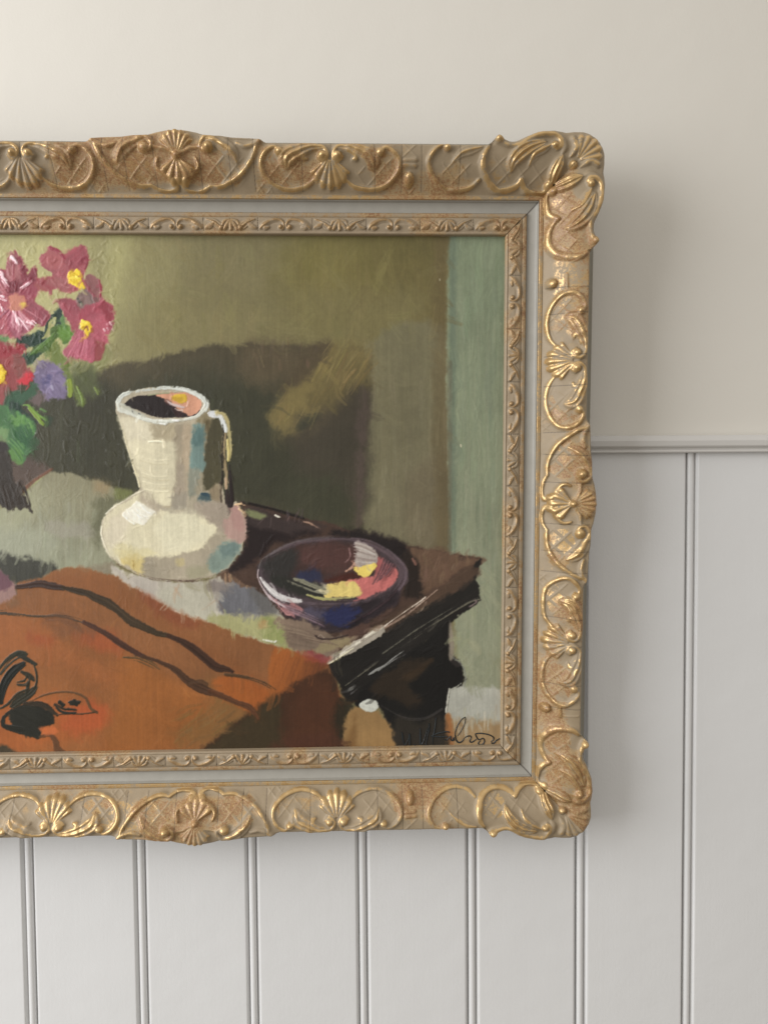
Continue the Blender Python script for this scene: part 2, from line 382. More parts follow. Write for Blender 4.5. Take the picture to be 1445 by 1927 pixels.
    poly([(214, 1068), (260, 1086), (300, 1098), (290, 1125), (240, 1104)], (164, 156, 144), fe=8, ro=3, ang=90)
    poly([(300, 1110), (390, 1110), (398, 1170), (330, 1152)], (166, 162, 144), fe=14, ro=3, ang=88)
    poly([(398, 1096), (470, 1096), (476, 1155), (424, 1160), (412, 1130)], (110, 102, 96), fe=10, ro=4, ang=90)
    poly([(428, 1098), (500, 1080), (510, 1150), (450, 1160), (414, 1148)], (92, 92, 96), fe=14, ro=4, ang=88)
    poly([(470, 1090), (500, 1100), (530, 1150), (490, 1165)], (84, 82, 80), fe=12, ro=3, al=.9)
    poly([(412, 1070), (496, 1052), (508, 1078), (470, 1104), (416, 1092)], (86, 66, 52), fe=6, ro=4, ang=88, var=.12)
    dabs(30, (424, 1060, 498, 1100), (150, 118, 92), ln=26, w=1.2, ang=86, spread=6, al=.55, dry=.4, seed=15)
    poly([(396, 1160), (470, 1156), (520, 1165), (590, 1190), (600, 1215), (540, 1225), (480, 1205), (410, 1182)], (142, 140, 96), fe=9, ro=4, ang=100, var=.06)
    poly([(494, 1160), (520, 1170), (536, 1190), (535, 1215), (505, 1205), (488, 1182)], (124, 130, 78), fe=7, ro=3, ang=90)
    dabs(16, (400, 1160, 540, 1210), (156, 154, 110), ln=22, w=3, ang=85, spread=15, al=.45, dry=.3, seed=16)
    poly([(486, 1168), (500, 1166), (500, 1180), (488, 1182)], (170, 130, 86), fe=5, al=.7)
    stroke([(330, 1150), (360, 1163), (400, 1176), (440, 1192), (480, 1202)], [1.2, 2.2, 2], (196, 192, 176), dry=.35, th=.7)
    stroke([(496, 1204), (515, 1208), (520, 1206)], 1.2, (214, 214, 206), th=.9, dry=.1)
    # ---- dark brown table top behind and right of the bowl
    poly([(455, 946), (470, 948), (520, 960), (560, 972), (620, 984), (680, 1004), (740, 1018), (800, 1032), (848, 1040), (903, 1050), (906, 1060), (880, 1072), (800, 1130), (720, 1176), (640, 1226), (600, 1240), (560, 1200), (500, 1120),
          (440, 1085), (430, 1070), (460, 1030), (464, 990)], (62, 46, 38), fe=3, ro=2, ang=15, smooth=False, var=.07)
    poly([(461, 985), (490, 965), (560, 985), (600, 1005), (520, 1020), (490, 1050), (440, 1076), (428, 1072), (455, 1040)], (34, 25, 25), fe=10, ro=3, ang=20)
    poly([(466, 955), (500, 962), (560, 980), (620, 990), (560, 1004), (480, 990)], (54, 44, 42), fe=10, ro=3, ang=15, al=.9)
    stroke([(458, 945), (480, 950), (520, 960), (570, 975)], [2.5, 3, 3], (28, 22, 20), fe=3)
    poly([(460, 962), (476, 960), (500, 968), (494, 978), (474, 974)], (100, 104, 70), fe=4, ro=1.5, ang=15)
    dabs(16, (490, 962, 570, 985), (78, 64, 64), ln=16, w=1.5, ang=100, spread=14, al=.5, seed=17)
    stroke([(572, 982), (584, 985), (604, 994), (640, 1001), (660, 1004)], [1.2, 1.6, 1.2, .8], (176, 140, 118), dry=.5, th=.7, al=.8)
    stroke([(518, 970), (526, 973)], 1, (210, 206, 190), dry=.2, th=.8)
    poly([(640, 995), (720, 1008), (770, 1028), (780, 1060), (740, 1050), (690, 1020), (630, 1008)], (30, 24, 24), fe=10, ro=3, ang=20)
    # right side of table top
    poly([(770, 1028), (800, 1034), (848, 1040), (903, 1052), (898, 1062), (830, 1100), (790, 1120), (760, 1090), (775, 1060)], (82, 62, 48), fe=8, ro=3, ang=150, var=.05)
    dabs(22, (785, 1035, 895, 1090), (104, 84, 66), ln=24, w=3, ang=90, spread=20, al=.3, dry=.3, seed=18)
    poly([(760, 1040), (782, 1052), (792, 1090), (800, 1130), (760, 1120), (768, 1080)], (38, 30, 26), fe=7, ro=2, ang=70)
    stroke([(776, 1052), (782, 1062)], 2.4, (134, 92, 78), al=.7, th=.5)
    # front edge of the table
    poly([(904, 1052), (902, 1066), (896, 1090), (902, 1104), (902, 1128), (860, 1162), (800, 1210), (720, 1270), (664, 1322), (650, 1322), (634, 1280), (616, 1252), (700, 1196), (800, 1140), (880, 1080)], (28, 26, 24), fe=2.5, ro=1.5, ang=145, smooth=False, var=.1)
    poly([(900, 1066), (894, 1084), (850, 1118), (780, 1156), (720, 1190), (708, 1178), (800, 1122), (860, 1082)], (68, 52, 41), fe=8, ro=3, ang=148, var=.07)
    stroke([(640, 1232), (700, 1196), (760, 1160), (800, 1128), (822, 1110)], [1.5, 1.5, 1.2, .8], (128, 106, 92), dry=.35, th=.6)
    stroke([(720, 1180), (760, 1152), (790, 1132), (800, 1124)], .9, (190, 176, 160), dry=.4, th=.7)
    stroke([(650, 1290), (720, 1240), (800, 1186), (880, 1136), (900, 1128)], [.9, 1.1, 1.3, 2.0], (96, 92, 78), dry=.35, th=.6, al=.8)
    stroke([(720, 1230), (790, 1180), (860, 1138)], 1.1, (90, 88, 76), dry=.4, al=.8)
    stroke([(660, 1306), (740, 1244), (800, 1216), (840, 1170)], .9, (82, 80, 80), dry=.4, al=.7)
    for a_, b_ in [((694, 1270), (722, 1254)), ((652, 1302), (672, 1292)), ((712, 1262), (760, 1226))]:
        stroke([a_, ((a_[0]+b_[0])/2, (a_[1]+b_[1])/2-1), b_], [.8, 2, .8], (120, 120, 116), dry=.4, th=.6)
    stroke([(884, 1142), (896, 1134), (894, 1130)], 1.2, (98, 84, 82), th=.5)
    # bright edge highlight
    poly([(615, 1250), (622, 1238), (660, 1212), (716, 1178), (722, 1184), (716, 1198), (680, 1218), (640, 1240), (620, 1250)], (150, 142, 128), fe=2, ro=2, ang=148, th=.8, var=.12)
    for k in range(9):
        x = 622+k*9.5; y = 1243-k*6.2
        stroke([(x, y), (x+14, y-9), (x+28, y-17)], [1, 2, 1], (196, 190, 172) if k % 3 else (128, 118, 106), dry=.45, th=.9, al=.9)
    stroke([(614, 1252), (640, 1236), (664, 1220)], 1.4, (206, 200, 170), dry=.2, th=1.)
    # ---- black leg of the table and dark hollows
    poly([(664, 1318), (700, 1280), (760, 1236), (820, 1190), (848, 1165), (846, 1200), (846, 1240), (868, 1252), (874, 1275), (868, 1290), (846, 1298), (842, 1330), (836, 1352), (838, 1425), (738, 1425), (738, 1400), (730, 1360), (712, 1330), (700, 1322), (672, 1334)],
         (22, 21, 20), fe=3, ro=1.5, ang=100, smooth=False, var=.08)
    poly([(700, 1290), (760, 1246), (806, 1240), (800, 1258), (770, 1280), (772, 1300), (800, 1320), (770, 1330), (720, 1310)], (40, 32, 24), fe=9, ro=3, ang=160)
    poly([(760, 1270), (808, 1240), (808, 1252), (774, 1282)], (50, 38, 26), fe=6, al=.8, ang=155)
    poly([(846, 1208), (851, 1232), (866, 1250), (858, 1252), (846, 1236)], (40, 36, 34), fe=3)
    poly([(846, 1168), (852, 1190), (853, 1232), (846, 1240), (844, 1200)], (118, 108, 96), fe=3, ro=1, al=.8)
    stroke([(852, 1238), (868, 1250), (876, 1272), (873, 1292)], 1.2, (104, 106, 100), fe=2.5, al=.7)
    poly([(746, 1350), (790, 1356), (832, 1350), (836, 1425), (740, 1425)], (42, 38, 32), fe=14, ro=3, ang=90)
    stroke([(718, 1330), (760, 1352), (800, 1352), (832, 1335)], 2, (60, 56, 54), dry=.4, al=.55)
    stroke([(840, 1340), (843, 1310), (845, 1296)], [1.4, 1.2, .8], (186, 184, 170), dry=.3, th=.8)
    stroke([(846, 1298), (858, 1292), (866, 1286)], 1, (150, 150, 136), dry=.3)
    # ---- orange cloth
    poly([(-480, 1085), (0, 1104), (30, 1100), (70, 1090), (100, 1074), (150, 1067), (220, 1086), (262, 1112), (330, 1150), (420, 1181), (520, 1219), (604, 1243), (618, 1252), (634, 1290), (650, 1330), (640, 1425), (-480, 1425)],
         (126, 80, 46), fe=4, ro=1.6, ang=90, smooth=False, var=.035)
    poly([(-480, 1150), (0, 1152), (120, 1160), (180, 1180), (240, 1220), (330, 1280), (420, 1325), (455, 1340), (400, 1380), (300, 1425), (-480, 1425)], (138, 84, 44), fe=22, ro=4, ang=90, var=.03)
    poly([(100, 1084), (200, 1090), (260, 1130), (330, 1176), (420, 1226), (520, 1286), (516, 1310), (430, 1262), (330, 1200), (230, 1150), (150, 1110), (90, 1108)], (124, 76, 42), fe=14, ro=3, al=.8, ang=100)
    poly([(260, 1108), (330, 1150), (380, 1172), (340, 1180), (280, 1140)], (120, 60, 38), fe=12, al=.6)
    poly([(-100, 1160), (80, 1168), (130, 1220), (230, 1270), (200, 1290), (60, 1240), (-100, 1240)], (144, 84, 44), fe=26, ro=5, al=.8)
    poly([(56, 1190), (100, 1200), (90, 1215), (54, 1206)], (154, 72, 40), fe=14, al=.6)
    poly([(140, 1190), (210, 1190), (230, 1230), (160, 1214)], (156, 72, 40), fe=18, al=.6)
    poly([(86, 1170), (170, 1174), (180, 1196), (120, 1200)], (104, 68, 46), fe=16, ro=4, al=.6)
    poly([(-60, 1300), (100, 1310), (200, 1330), (190, 1370), (120, 1400), (-60, 1420)], (154, 83, 40), fe=26, ro=5, al=.85)
    poly([(150, 1320), (205, 1335), (190, 1372), (150, 1380), (110, 1370)], (168, 76, 40), fe=15, ro=4, al=.7)
    poly([(240, 1240), (400, 1330), (350, 1400), (200, 1420), (220, 1330)], (146, 86, 38), fe=30, al=.7, ang=90)
    poly([(390, 1280), (480, 1310), (420, 1390), (360, 1410), (330, 1380), (390, 1340)], (112, 80, 42), fe=24, ro=5, al=.75, ang=140)
    poly([(400, 1290), (440, 1270), (520, 1310), (500, 1350), (455, 1330)], (160, 82, 32), fe=10, al=.8)
    dabs(18, (340, 1330, 450, 1400), (98, 76, 44), ln=50, w=3, ang=145, spread=10, al=.35, dry=.4, seed=21)
    dabs(60, (0, 1110, 460, 1400), (154, 96, 52), ln=34, w=3, ang=90, spread=25, al=.16, dry=.3, seed=22)
    poly([(520, 1222), (604, 1244), (618, 1254), (580, 1280), (520, 1312), (505, 1294)], (148, 82, 36), fe=5, ro=2, ang=110, col2=(96, 54, 32), grad=((530, 1250), (612, 1262)))
    poly([(560, 1220), (600, 1226), (622, 1240), (604, 1250), (565, 1236)], (132, 62, 44), fe=6, ro=3, al=.8)
    poly([(580, 1222), (624, 1222), (612, 1246), (590, 1240)], (128, 58, 62), fe=8, ro=3, al=.7)
    # fold in shade at right
    poly([(600, 1262), (618, 1256), (634, 1290), (652, 1340), (656, 1400), (652, 1425), (360, 1425), (400, 1396), (470, 1340), (520, 1308), (560, 1284)], (64, 40, 26), fe=6, ro=2.5, ang=150, smooth=False, var=.06)
    poly([(470, 1345), (520, 1312), (530, 1360), (520, 1420), (380, 1425), (420, 1384)], (54, 44, 28), fe=16, ro=4, ang=140)
    poly([(560, 1300), (616, 1280), (640, 1340), (600, 1400), (550, 1380)], (76, 44, 28), fe=24, al=.7)
    poly([(540, 1390), (640, 1380), (640, 1425), (500, 1425)], (72, 42, 30), fe=14, al=.7)
    poly([(630, 1320), (668, 1330), (660, 1380), (640, 1390)], (38, 34, 24), fe=8, ro=3, al=.9)
    poly([(655, 1340), (700, 1336), (722, 1352), (738, 1382), (738, 1425), (655, 1425)], (132, 102, 62), fe=6, ro=2.5, ang=90, var=.05)
    poly([(655, 1385), (670, 1345), (668, 1425), (650, 1425)], (104, 74, 40), fe=10, al=.7)
    poly([(674, 1328), (690, 1316), (708, 1318), (712, 1332), (700, 1340), (686, 1338)], (168, 170, 160), fe=2, ro=1, ang=10, var=.08, th=.9)
    smear(260, (-20, 1090, 640, 1420), 36, 6, .38, .35, 103, ang_cloth, .2)
    smear(90, (0, 900, 250, 1070), 26, 5, .4, .4, 104, lambda x, y, r: math.radians(95+r.normal()*25), .2)
    smear(110, (220, 1090, 620, 1230), 20, 3.5, .45, .45, 105, lambda x, y, r: math.radians(88+r.normal()*10), .2)
    smear(120, (640, 1000, 905, 1330), 24, 3.2, .45, .5, 106, lambda x, y, r: math.radians(146+r.normal()*8), .2)
    # dark bands drawn on the cloth (zoom E coordinates)
    dk = (56, 44, 30)
    stroke([(75, 235), (130, 232), (200, 218), (260, 228), (330, 240)], [2, 2.6, 3.6, 3.6, 2.5], (54, 38, 32), Z=ZE, ws=1.85, var=.12)
    stroke([(330, 238), (400, 255), (460, 270), (500, 292), (560, 318), (620, 360), (680, 410), (760, 450), (830, 480), (880, 490)], [2.2, 3, 3.2, 4.2, 5, 4, 4.6, 4, 3, 2.4], dk, Z=ZE, ws=1.85, var=.15)
    stroke([(880, 490), (950, 520), (1020, 565), (1080, 615), (1130, 655), (1190, 668), (1215, 680)], [2.4, 3, 4, 4.2, 4.2, 3, 1.8], (58, 38, 28), Z=ZE, ws=1.85, var=.12)
    stroke([(1180, 695), (1240, 700), (1330, 720), (1390, 745), (1440, 775)], [1.6, 1.6, 1.2, 1.6, 1.], (70, 50, 32), Z=ZE, ws=1.8, dry=.15, var=.1)
    stroke([(0, 368), (60, 372), (150, 385), (230, 388), (300, 385), (370, 395), (440, 420)], [2.6, 2.4, 1.6, 1.2, 1.4, 2, 2], (66, 52, 38), Z=ZE, ws=1.85, var=.12, dry=.12)
    stroke([(440, 420), (500, 450), (560, 485), (620, 525), (680, 562), (750, 600)], [2, 2.6, 2.6, 3, 2.8, 2.4], (66, 42, 32), Z=ZE, ws=1.85, var=.12)
    stroke([(650, 605), (720, 610), (790, 640), (830, 665)], [1.4, 3, 3, 1.4], (74, 58, 36), Z=ZE, ws=1.7, dry=.1)
    stroke([(750, 600), (850, 635), (920, 670), (980, 725), (1040, 760), (1100, 785)], [2, 2, 3.2, 4.2, 5, 4], (66, 44, 30), Z=ZE, ws=1.85, var=.12)
    stroke([(1100, 785), (1180, 815), (1250, 845), (1300, 862), (1335, 900), (1350, 925)], [3, 2.6, 2.2, 2.8, 1.6, .8], (78, 48, 30), Z=ZE, ws=1.85, var=.12)
    stroke([(1000, 735), (1050, 730), (1080, 745)], 2, (70, 48, 32), Z=ZE, ws=1.85, al=.8)
    stroke([(250, 400), (320, 395), (390, 430), (430, 470)], [3, 5, 4, 2], (90, 60, 42), Z=ZE, ws=1.85, al=.5, fe=5)
    # blossom drawn in black
    bk = (34, 34, 28)
    stroke([(0, 680), (40, 630), (90, 592), (130, 590)], [3, 4, 4, 3], (44, 44, 34), Z=ZE, ws=1.85, dry=.1)
    stroke([(100, 590), (150, 620), (185, 640)], [3, 2.6, 1.8], (40, 40, 32), Z=ZE, ws=1.85)
    stroke([(5, 840), (20, 760), (60, 690), (120, 640)], [2.4, 4, 5, 3], (28, 30, 26), Z=ZE, ws=1.85)
    stroke([(180, 640), (195, 700), (190, 750), (160, 790), (100, 830), (60, 860)], [1, 1.2, 1.6, 4, 5, 2], (44, 42, 32), Z=ZE, ws=1.85)
    stroke([(115, 680), (150, 700), (175, 720)], [1.6, 3, 2], (40, 38, 28), Z=ZE, ws=1.85)
    stroke([(95, 740), (135, 735), (150, 700)], [2, 3.4, 2], (44, 40, 28), Z=ZE, ws=1.85, dry=.15)
    stroke([(140, 790), (150, 740)], [1.2, 2], (40, 38, 28), Z=ZE, ws=1.85)
    stroke([(0, 870), (40, 850), (90, 800), (150, 770)], [1, 1.2, 1.6, 1], (46, 42, 30), Z=ZE, ws=1.85)
    poly([(60, 880), (130, 845), (210, 860), (270, 900), (275, 950), (230, 965), (205, 1030), (150, 1020), (60, 960)], bk, Z=ZE, fe=2.5, ro=2, ang=30, th=.5, var=.1)
    stroke([(60, 880), (20, 920), (20, 960), (60, 975), (110, 985)], [1.6, 2, 2.4, 3, 4], bk, Z=ZE, ws=1.85)
    stroke([(130, 845), (220, 850), (270, 880), (300, 905)], [2, 3, 2.6, 1.6], (48, 40, 30), Z=ZE, ws=1.85)
    stroke([(150, 840), (240, 800), (330, 785), (400, 792), (450, 820), (475, 870), (505, 890)], [.8, .9, 1., 1., 1.3, 1.6, 1.4], (84, 58, 36), Z=ZE, ws=1.85)
    stroke([(505, 890), (440, 900), (360, 900), (290, 905)], [1.4, 1, 1, 1.2], (72, 50, 32), Z=ZE, ws=1.85)
    stroke([(290, 850), (330, 880), (390, 885)], [1.6, 2.8, 2.8], bk, Z=ZE, ws=1.85, dry=.1)
    stroke([(310, 840), (330, 855)], 2, bk, Z=ZE, ws=1.85); stroke([(375, 840), (410, 838)], [2.6, 2.2], bk, Z=ZE, ws=1.85); stroke([(390, 830), (400, 850)], 2, bk, Z=ZE, ws=1.85)
    stroke([(210, 1020), (260, 1010), (290, 1040), (300, 1080), (335, 1108)], [1.2, 2, 2.6, 3.4, 3], (78, 52, 34), Z=ZE, ws=1.85, al=.85)
    poly([(-40, 1075), (30, 1065), (80, 1090), (90, 1110), (-40, 1112)], (60, 52, 38), Z=ZE, fe=6, ro=2)
    poly([(200, 975), (260, 970), (300, 995), (240, 1005)], (178, 92, 48), Z=ZE, fe=4, al=.8)
    # pale lilac blob at left edge of cloth
    poly([(0, 150), (40, 200), (75, 215), (70, 280), (20, 315), (-40, 330), (-60, 180)], (126, 98, 92), Z=ZE, fe=6, ro=3, ang=60)
    poly([(-40, 160), (20, 175), (70, 215), (30, 240), (-40, 240)], (98, 66, 74), Z=ZE, fe=6, ro=3)
    poly([(40, 320), (90, 290), (100, 330), (60, 345)], (104, 78, 56), Z=ZE, fe=8, al=.5)
    # ---- pitcher (zoom C coordinates)
    bodyp = [(400, 1060), (300, 1150), (150, 1230), (60, 1340), (45, 1440), (70, 1560), (130, 1680), (240, 1765), (400, 1840), (600, 1882), (850, 1888), (1050, 1860), (1200, 1775), (1320, 1620), (1365, 1450), (1345, 1300), (1270, 1180), (1180, 1230), (1150, 1000),
             (1160, 560), (1030, 330), (1025, 290), (1000, 230), (880, 165), (700, 133), (450, 145), (260, 190), (188, 270), (190, 360), (240, 520), (300, 720), (370, 930)]
    poly(bodyp, (164, 154, 131), Z=ZC, fe=2.2, ro=1, smooth=False, ang=90, var=.03, th=.6)
    # neck: dark right side
    poly([(1020, 440), (1100, 420), (1150, 470), (1160, 600), (1150, 900), (1130, 1000), (1060, 1060), (960, 1050), (975, 800), (1000, 560)], (64, 60, 42), Z=ZC, fe=5, ro=2, ang=90)
    poly([(900, 440), (1030, 340), (1040, 420), (1010, 560), (980, 700), (940, 560)], (112, 102, 76), Z=ZC, fe=5, ro=2, ang=95)
    poly([(960, 460), (1040, 440), (1010, 560), (970, 620)], (82, 72, 50), Z=ZC, fe=5, ro=2, ang=95)
    poly([(840, 560), (900, 480), (990, 480), (985, 700), (970, 900), (960, 1080), (840, 1120), (830, 900)], (126, 118, 98), Z=ZC, fe=5, ro=2, ang=90)
    # teal reflections
    poly([(880, 490), (985, 480), (985, 640), (985, 860), (930, 905), (850, 890), (850, 640)], (84, 102, 97), Z=ZC, fe=4, ro=2.4, ang=90, var=.1, th=.5)
    poly([(880, 520), (970, 500), (970, 640), (870, 650)], (68, 92, 90), Z=ZC, fe=5, ro=2, ang=90, al=.7)
    poly([(840, 900), (930, 910), (900, 1020), (900, 1090), (835, 1110)], (120, 122, 108), Z=ZC, fe=5, ro=3, ang=90)
    poly([(950, 1110), (1000, 1095), (1050, 1120), (1020, 1170), (950, 1160)], (60, 76, 78), Z=ZC, fe=5, ro=2, ang=20)
    stroke([(960, 1105), (1010, 1110), (1050, 1125)], [2, 3, 1], (40, 62, 72), Z=ZC, dry=.1)
    # warm grey strip
    poly([(700, 500), (860, 480), (850, 700), (835, 1000), (830, 1250), (680, 1250), (690, 1080), (715, 800), (700, 640)], (150, 138, 116), Z=ZC, fe=4, ro=2, ang=90, var=.05)
    poly([(790, 520), (860, 500), (850, 800), (835, 880), (790, 850)], (156, 140, 116), Z=ZC, fe=6, ro=2, ang=90, al=.8)
    poly([(700, 1090), (830, 1080), (830, 1250), (678, 1252), (685, 1120)], (136, 128, 112), Z=ZC, fe=2.5, ro=1, ang=88, smooth=False)
    poly([(720, 860), (800, 850), (800, 1080), (710, 1080)], (146, 134, 116), Z=ZC, fe=6, ro=2, ang=90, al=.8)
    # cream neck front
    poly([(230, 430), (400, 440), (520, 470), (700, 490), (650, 600), (715, 640), (722, 860), (715, 1000), (690, 1080), (680, 1210), (600, 1215), (480, 1150), (420, 1050), (370, 930), (300, 700), (240, 500)], (194, 185, 156), Z=ZC, fe=2.4, ro=1., ang=75, var=.035, smooth=False, th=.7)
    poly([(215, 400), (420, 430), (520, 480), (500, 620), (380, 720), (300, 700), (235, 500)], (190, 182, 156), Z=ZC, fe=8, ro=2, ang=75)
    poly([(500, 470), (700, 490), (705, 620), (640, 660), (540, 640), (500, 560)], (164, 152, 124), Z=ZC, fe=6, ro=2.5, ang=80)
    poly([(320, 640), (600, 630), (715, 660), (722, 860), (715, 1000), (690, 1060), (560, 1120), (440, 1040), (370, 860)], (200, 192, 162), Z=ZC, fe=12, ro=3, ang=15, var=.03, th=.75)
    poly([(270, 460), (400, 450), (500, 500), (500, 590), (400, 600), (300, 580)], (198, 190, 164), Z=ZC, fe=9, ro=3, ang=20, al=.8, th=.8)
    poly([(560, 1090), (690, 1080), (678, 1215), (590, 1210), (520, 1160)], (208, 200, 168), Z=ZC, fe=6, ro=2, ang=80)
    stroke([(485, 635), (560, 628), (628, 636)], [1, 2, 1], (222, 214, 186), Z=ZC, th=1.2)
    stroke([(400, 560), (440, 600), (500, 610)], [1, 1.6, 1], (214, 206, 178), Z=ZC, th=1.)
    for k in range(9):
        stroke([(400+k*6, 760+k*38), (520+k*4, 800+k*36), (660, 800+k*36)], 1., (182, 172, 140) if k % 2 else (216, 208, 176), Z=ZC, al=.5, th=.9, dry=.35)
    stroke([(205, 400), (250, 560), (310, 760), (375, 950), (400, 1040)], [1, 1.2, 1.2, 1], (206, 196, 160), Z=ZC, dry=.35, th=.9)
    stroke([(520, 1200), (600, 1218), (670, 1222)], [1, 1.6, 1], (160, 146, 118), Z=ZC, al=.7)
    # rim
    poly([(262, 290), (330, 235), (480, 205), (680, 190), (850, 190), (930, 240), (958, 300), (930, 370), (860, 400), (700, 412), (540, 410), (400, 355), (300, 315)], (34, 27, 27), Z=ZC, fe=2, ro=.8, ang=90)
    poly([(560, 205), (700, 188), (850, 190), (935, 245), (958, 300), (930, 360), (850, 395), (830, 375), (760, 345), (700, 300), (630, 245)], (196, 140, 112), Z=ZC, fe=2, ro=1.2, ang=90, var=.06)
    poly([(630, 250), (700, 300), (740, 340), (830, 380), (740, 395), (680, 330)], (52, 34, 34), Z=ZC, fe=4, ro=2)
    poly([(680, 215), (780, 195), (822, 215), (820, 260), (770, 285), (710, 260)], (206, 168, 46), Z=ZC, fe=2, ro=1.2, ang=15, var=.1, th=.9)
    poly([(700, 235), (790, 235), (800, 265), (740, 275)], (176, 138, 40), Z=ZC, fe=4, al=.7, ang=10)
    stroke([(640, 255), (690, 290), (750, 310), (800, 320)], [1, 2, 2.4, 1.4], (184, 164, 160), Z=ZC, th=.9)
    stroke([(824, 250), (826, 290), (805, 320)], [1, 1.4, 1], (220, 196, 186), Z=ZC, th=.9)
    stroke([(720, 330), (750, 345), (790, 348)], 1, (206, 180, 166), Z=ZC, dry=.3)
    rimc = (190, 194, 186)
    stroke([(262, 300), (200, 275), (240, 215), (300, 190)], [2, 3, 3.4, 3], (196, 200, 190), Z=ZC, th=1.)
    stroke([(215, 270), (260, 205), (350, 180), (470, 160), (600, 148), (720, 148), (830, 168), (910, 200), (975, 245), (1005, 290), (985, 340)], [2.9, 3., 3., 2.7, 2.7, 2.7, 3.1, 3.5, 3.8, 3.4, 3.], rimc, Z=ZC, th=1.1, ro=1.1, var=.06)
    stroke([(985, 330), (930, 390), (860, 420), (760, 440), (640, 445), (560, 440)], [3.4, 3.4, 3., 3.4, 4., 4.], (196, 197, 184), Z=ZC, th=1.1, ro=1.1)
    stroke([(205, 290), (220, 340), (300, 360), (400, 405), (480, 430), (560, 448), (640, 450)], [2.6, 4, 5, 4.6, 4.4, 4.4, 4], (192, 194, 182), Z=ZC, th=1., ro=1.1, dry=.08)
    stroke([(240, 300), (300, 330), (380, 372), (450, 400)], [3, 4, 4, 3], (174, 174, 158), Z=ZC, al=.8)
    stroke([(390, 375), (410, 385)], 1.2, (60, 62, 70), Z=ZC); stroke([(330, 345), (345, 380)], .8, (86, 88, 84), Z=ZC)
    for (x, y) in [(560, 430), (640, 455), (700, 430), (590, 470), (760, 425)]:
        stroke([(x, y), (x+45, y+4)], 1.4, (220, 222, 214), Z=ZC, th=1.3, dry=.2)
    stroke([(480, 212), (560, 200), (680, 190)], 1, (132, 132, 104), Z=ZC)
    # handle
    stroke([(1040, 375), (1090, 385), (1130, 395)], [5.6, 6.4, 5], (204, 206, 206), Z=ZC, th=1.1)
    stroke([(1100, 372), (1160, 385), (1195, 450), (1210, 560), (1218, 700), (1210, 800)], [2.6, 4., 3.8, 3.2, 3, 2.], (164, 152, 104), Z=ZC, th=.8)
    stroke([(1140, 420), (1165, 480), (1180, 540)], [3.4, 4.2, 2.4], (202, 206, 204), Z=ZC, th=1.)
    stroke([(1175, 560), (1160, 700), (1170, 820), (1185, 940), (1170, 1040)], [3, 3.6, 3.6, 3, 2], (128, 112, 82), Z=ZC, th=.6)
    stroke([(1195, 620), (1205, 720), (1200, 800)], [1.4, 2.4, 1.2], (186, 170, 104), Z=ZC, dry=.3, th=.9)
    stroke([(1150, 470), (1160, 560), (1150, 700), (1150, 900), (1140, 1050)], [1, 1.4, 1.6, 2, 1.6], (40, 36, 28), Z=ZC)
    stroke([(1180, 960), (1190, 1040), (1180, 1060)], [1.6, 1.8, .8], (176, 148, 118), Z=ZC, dry=.3, al=.8)
    stroke([(1215, 850), (1225, 1000), (1232, 1120), (1228, 1200), (1200, 1290)], [1.6, 3, 4.4, 5, 2.4], (36, 28, 27), Z=ZC)
    stroke([(1190, 1080), (1190, 1160), (1195, 1260)], [3, 4, 2], (44, 34, 32), Z=ZC)
    stroke([(1130, 1000), (1130, 1100), (1140, 1180)], [1.6, 2, 1.6], (58, 48, 38), Z=ZC)
    poly([(1050, 1060), (1120, 1010), (1130, 1100), (1130, 1200), (1080, 1180), (1050, 1110)], (126, 112, 88), Z=ZC, fe=5, ro=2)
    # belly
    poly([(400, 1090), (540, 1170), (680, 1250), (840, 1240), (1050, 1170), (1180, 1230), (1180, 1380), (1000, 1400), (700, 1340), (500, 1300), (300, 1180)], (156, 146, 126), Z=ZC, fe=8, ro=3, ang=10)
    poly([(900, 1200), (1050, 1180), (1180, 1220), (1190, 1420), (1100, 1420), (1000, 1330)], (144, 132, 116), Z=ZC, fe=8, ro=3, ang=60)
    poly([(300, 1160), (400, 1090), (500, 1150), (560, 1250), (700, 1280), (880, 1280), (1000, 1340), (1080, 1410), (1040, 1500), (960, 1600), (760, 1660), (600, 1680), (400, 1660), (320, 1720), (240, 1750), (130, 1670), (70, 1540), (50, 1430), (80, 1330), (170, 1230)],
         (204, 196, 164), Z=ZC, fe=5, ro=2.4, ang=80, var=.03, th=.8, smooth=False)
    poly([(420, 1100), (540, 1180), (560, 1260), (480, 1240), (400, 1170)], (170, 158, 136), Z=ZC, fe=7, ro=2)
    poly([(110, 1330), (230, 1270), (300, 1350), (260, 1500), (140, 1600), (70, 1480)], (196, 186, 162), Z=ZC, fe=12, ro=3, al=.8, ang=60)
    poly([(620, 1300), (880, 1290), (1000, 1350), (1040, 1440), (960, 1560), (760, 1640), (560, 1560)], (210, 204, 174), Z=ZC, fe=14, ro=4, al=.8, ang=88, th=.9)
    poly([(240, 1620), (340, 1640), (460, 1680), (460, 1840), (340, 1800), (230, 1740)], (190, 172, 112), Z=ZC, fe=5, ro=3, ang=80, th=.6)
    poly([(200, 1560), (420, 1590), (560, 1640), (400, 1670), (220, 1680)], (200, 190, 146), Z=ZC, fe=8, ro=3, al=.8)
    stroke([(345, 1710), (350, 1790)], 1, (150, 124, 60), Z=ZC); 
    poly([(470, 1690), (760, 1660), (960, 1610), (1080, 1500), (1180, 1480), (1150, 1640), (1060, 1800), (860, 1880), (560, 1872), (450, 1840)], (148, 138, 118), Z=ZC, fe=5, ro=3, ang=82, var=.05)
    poly([(750, 1700), (800, 1690), (810, 1740), (760, 1750)], (178, 164, 118), Z=ZC, fe=4, ro=2, al=.8)
    poly([(840, 1780), (1040, 1760), (1010, 1850), (850, 1878)], (142, 138, 110), Z=ZC, fe=8, ro=2, al=.7)
